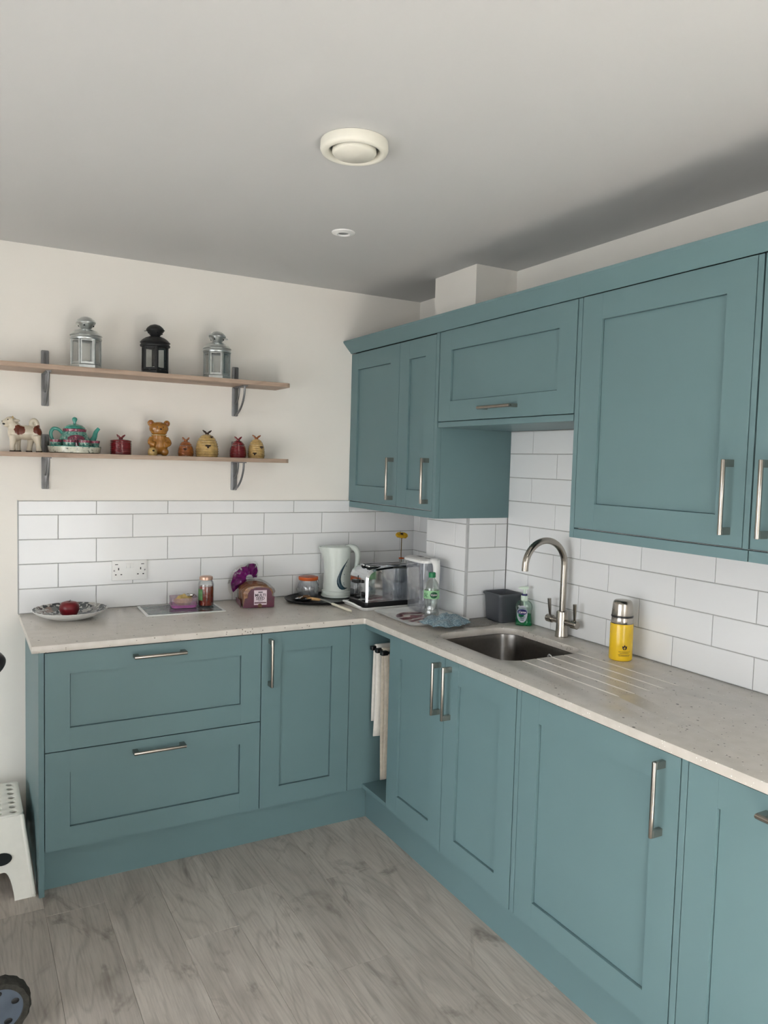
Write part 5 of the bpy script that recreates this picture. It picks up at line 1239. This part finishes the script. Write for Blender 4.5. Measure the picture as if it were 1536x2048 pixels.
# ------------------------------------------------------------------ floor things at the left edge
t = thing('step_stool', 'white plastic step stool with holes in its top beside the end panel', 'stool', (-2.095, -0.270, 0))
SW, SD, SH = 0.182, 0.158, 0.250
hl = []
for i in range(7):
    for j in range(7):
        cx, cy = 0.150 - i * 0.050, -0.128 + j * 0.0427
        hl.append([(cx + 0.0125 * cos(2 * pi * k / 10), cy + 0.0125 * sin(2 * pi * k / 10)) for k in range(10)])
obj('top', flat(rrect(-SW, SW, -SD, SD, 0.022, 4), hl, 0.010, 0.003, Matrix.Translation((0, 0, SH - 0.010))), 'stool', t, ang=0.6)
def stool_side(sgn, front):
    """a splayed skirt panel that ends in two legs; front panels lie across y, side panels across x"""
    wt, wb = (SW, SW + 0.028) if front else (SD, SD + 0.146)
    lw = 0.075; ah = 0.085
    out = [(-1, 0), (-1, 1), (1, 1), (1, 0)]
    def P(u, z, d):     # u in -1..1 across, z height, d = outward offset
        f = 1 - z / (SH - 0.004); w = wt + (wb - wt) * f
        if front: return (u * w, sgn * (SD + 0.146 * f - 0.003 + d), z)
        return (sgn * (SW + 0.028 * f - 0.003 + d), u * w, z)
    lu = 1 - lw / wb * 0.9
    pts = [(-1, 0.0), (-lu, 0.0)]
    for k in range(7): a = pi / 2 * k / 6; pts.append((-lu + (0.12 * (1 - cos(a))), ah * sin(a)))
    for k in range(7): a = pi / 2 * (6 - k) / 6; pts.append((lu - (0.12 * (1 - cos(a))), ah * sin(a)))
    pts += [(lu, 0.0), (1, 0.0), (1, SH - 0.006), (-1, SH - 0.006)]
    return M().loft([[P(u, z, -0.004) for u, z in pts], [P(u, z, 0.0) for u, z in pts]])
for s in (-1, 1):
    pn = obj('front_panel' if s < 0 else 'rear_panel', stool_side(s, True), 'stool', t, ang=0.5)
    if s < 0:
        z_ = 0.125; f = 1 - z_ / SH; yy = -(SD + 0.146 * f) - 0.0008
        obj('grip_hole', M().lathe([(0, 0.0), (0.021, 0.0), (0.021, 0.001), (0, 0.001)], 24, sx=1.6), 'gap', pn, loc=(0.105, yy, z_), rot=(radians(90) - 0.5, 0, 0))
    obj('side_panel', stool_side(s, False), 'stool', t, ang=0.5)
# rounded corners down each leg
for sx in (-1, 1):
    for sy in (-1, 1):
        obj('leg_corner', M().tube([(sx * (SW - 0.006), sy * (SD - 0.006), SH - 0.008), (sx * (SW + 0.022), sy * (SD + 0.139), 0.007)], 0.0075, 12), 'stool', t, ang=0.9)

t = thing('pushchair', 'pushchair at the left edge showing one blue-hubbed wheel and a black handle end', 'pushchair', (-2.697, -1.157, 0), radians(104))  # unseen body made bulky to block light from the left drawers
def wheel(x, y, R):
    w = obj('tyre', M().lathe([(R - 0.020, -0.020), (R - 0.006, -0.021), (R, -0.012), (R, 0.012), (R - 0.006, 0.021), (R - 0.020, 0.020)], 48, wob=lambda a, i: 1 + 0.018 * sin(a * 30) * (1 if 1 <= i <= 4 else 0)), 'rubber', t, loc=(x, y, R * 1.02), rot=(radians(90), 0, radians(-104 + 4)), ang=0.8)
    hb_ = obj('hub', M().lathe([(0, -0.014), (R * 0.25, -0.016), (R * 0.5, -0.010), (R - 0.018, -0.013), (R - 0.018, 0.013), (R * 0.5, 0.010), (R * 0.25, 0.016), (0, 0.014)], 36), 'hub', w)
    for k in range(5):
        a = 2 * pi * k / 5 + 0.3
        obj('spoke_slot', M().ell((R * 0.55 * cos(a), R * 0.55 * sin(a), 0.0112), (R * 0.13, R * 0.10, 0.002), 12, 6), 'blackm', hb_)
    return w
wheel(0.20, 0.0, 0.075); wheel(-0.20, 0.0, 0.075); wheel(0.25, -0.62, 0.083); wheel(-0.25, -0.62, 0.083)
for s in (-1, 1):
    xs_ = 0.222 * s
    obj('frame_tube', M().tube([(xs_ * 1.02, 0.0, 0.085), (xs_ * 1.0, -0.06, 0.22), (xs_, -0.35, 0.62), (xs_, -0.55, 0.92), (xs_ * 0.95, -0.612, 0.995)], 0.012, 12), 'blackm', t, ang=0.9)
    obj('frame_tube', M().tube([(xs_ * 1.02, -0.60, 0.10), (xs_, -0.45, 0.45), (xs_, -0.35, 0.62)], 0.011, 12), 'blackm', t, ang=0.9)
    obj('axle', M().tube([(xs_ * 0.9, -0.62, 0.085), (xs_ * 1.16, -0.62, 0.085)], 0.007, 10), 'blackm', t)
obj('handle_bar', M().tube(*crv([(-0.218, -0.612, 0.985), (-0.210, -0.642, 1.010), (-0.15, -0.650, 1.02), (0.15, -0.650, 1.02), (0.210, -0.642, 1.010), (0.218, -0.612, 0.985)], 0.015), 14), 'black', t, ang=0.9)
obj('cross_bar', M().tube([(-0.222, -0.35, 0.62), (0.222, -0.35, 0.62)], 0.010, 12), 'blackm', t)
obj('cross_bar', M().tube([(-0.222, -0.06, 0.22), (0.222, -0.06, 0.22)], 0.010, 12), 'blackm', t)
obj('seat', M().loft([[(x, -0.02, z) for x, z in rrect(-0.19, 0.19, 0.34, 0.38, 0.018, 3)], [(x, -0.28, z) for x, z in rrect(-0.20, 0.20, 0.36, 0.40, 0.018, 3)], [(x, -0.38, z) for x, z in rrect(-0.20, 0.20, 0.42, 0.48, 0.025, 3)], [(x, -0.54, z) for x, z in rrect(-0.19, 0.19, 0.82, 0.88, 0.025, 3)]]), 'fabric', t, ang=0.7)
# unseen shell over the seat, added to shade the left drawers
V = []; F = []; nh, nw = 10, 16
for j in range(nh + 1):
    a = radians(15 + 118 * j / nh)
    cy, cz = -0.30, 0.70
    for i in range(nw + 1):
        b = pi * i / nw; rr = 0.34 + 0.012 * cos(j * pi)
        V.append((0.205 * cos(b), cy + 0.06 * (1 - sin(b)) + rr * cos(a) * (0.25 + 0.75 * sin(b)), cz + rr * sin(a) * (0.25 + 0.75 * sin(b)) * 1.02))
for j in range(nh):
    for i in range(nw): F.append((j * (nw + 1) + i, j * (nw + 1) + i + 1, (j + 1) * (nw + 1) + i + 1, (j + 1) * (nw + 1) + i))
o = obj('shade_hood', M().add(V, F), 'fabric', t, ang=0.6); sd = o.modifiers.new('thickness', 'SOLIDIFY'); sd.thickness = 0.006
obj('basket', M().loft([[(x, y, z) for x, y in rrect(-w, w, -0.58, -0.06, 0.04, 4)] for w, z in ((0.17, 0.16), (0.20, 0.17), (0.21, 0.30), (0.205, 0.30), (0.195, 0.18))]), 'fabric', t, ang=0.7)
obj('leg_rest', M().loft([[(x, 0.03, z) for x, z in rrect(-0.16, 0.16, 0.17, 0.20, 0.014, 3)], [(x, 0.01, z) for x, z in rrect(-0.18, 0.18, 0.345, 0.375, 0.014, 3)]]), 'fabric', t, ang=0.7)
obj('bumper_bar', M().tube(*crv([(-0.222, -0.35, 0.62), (-0.215, -0.10, 0.66), (-0.12, 0.0, 0.67), (0.12, 0.0, 0.67), (0.215, -0.10, 0.66), (0.222, -0.35, 0.62)], 0.012), 12), 'black', t, ang=0.9)

print('OBJECTS', len(SC.objects))
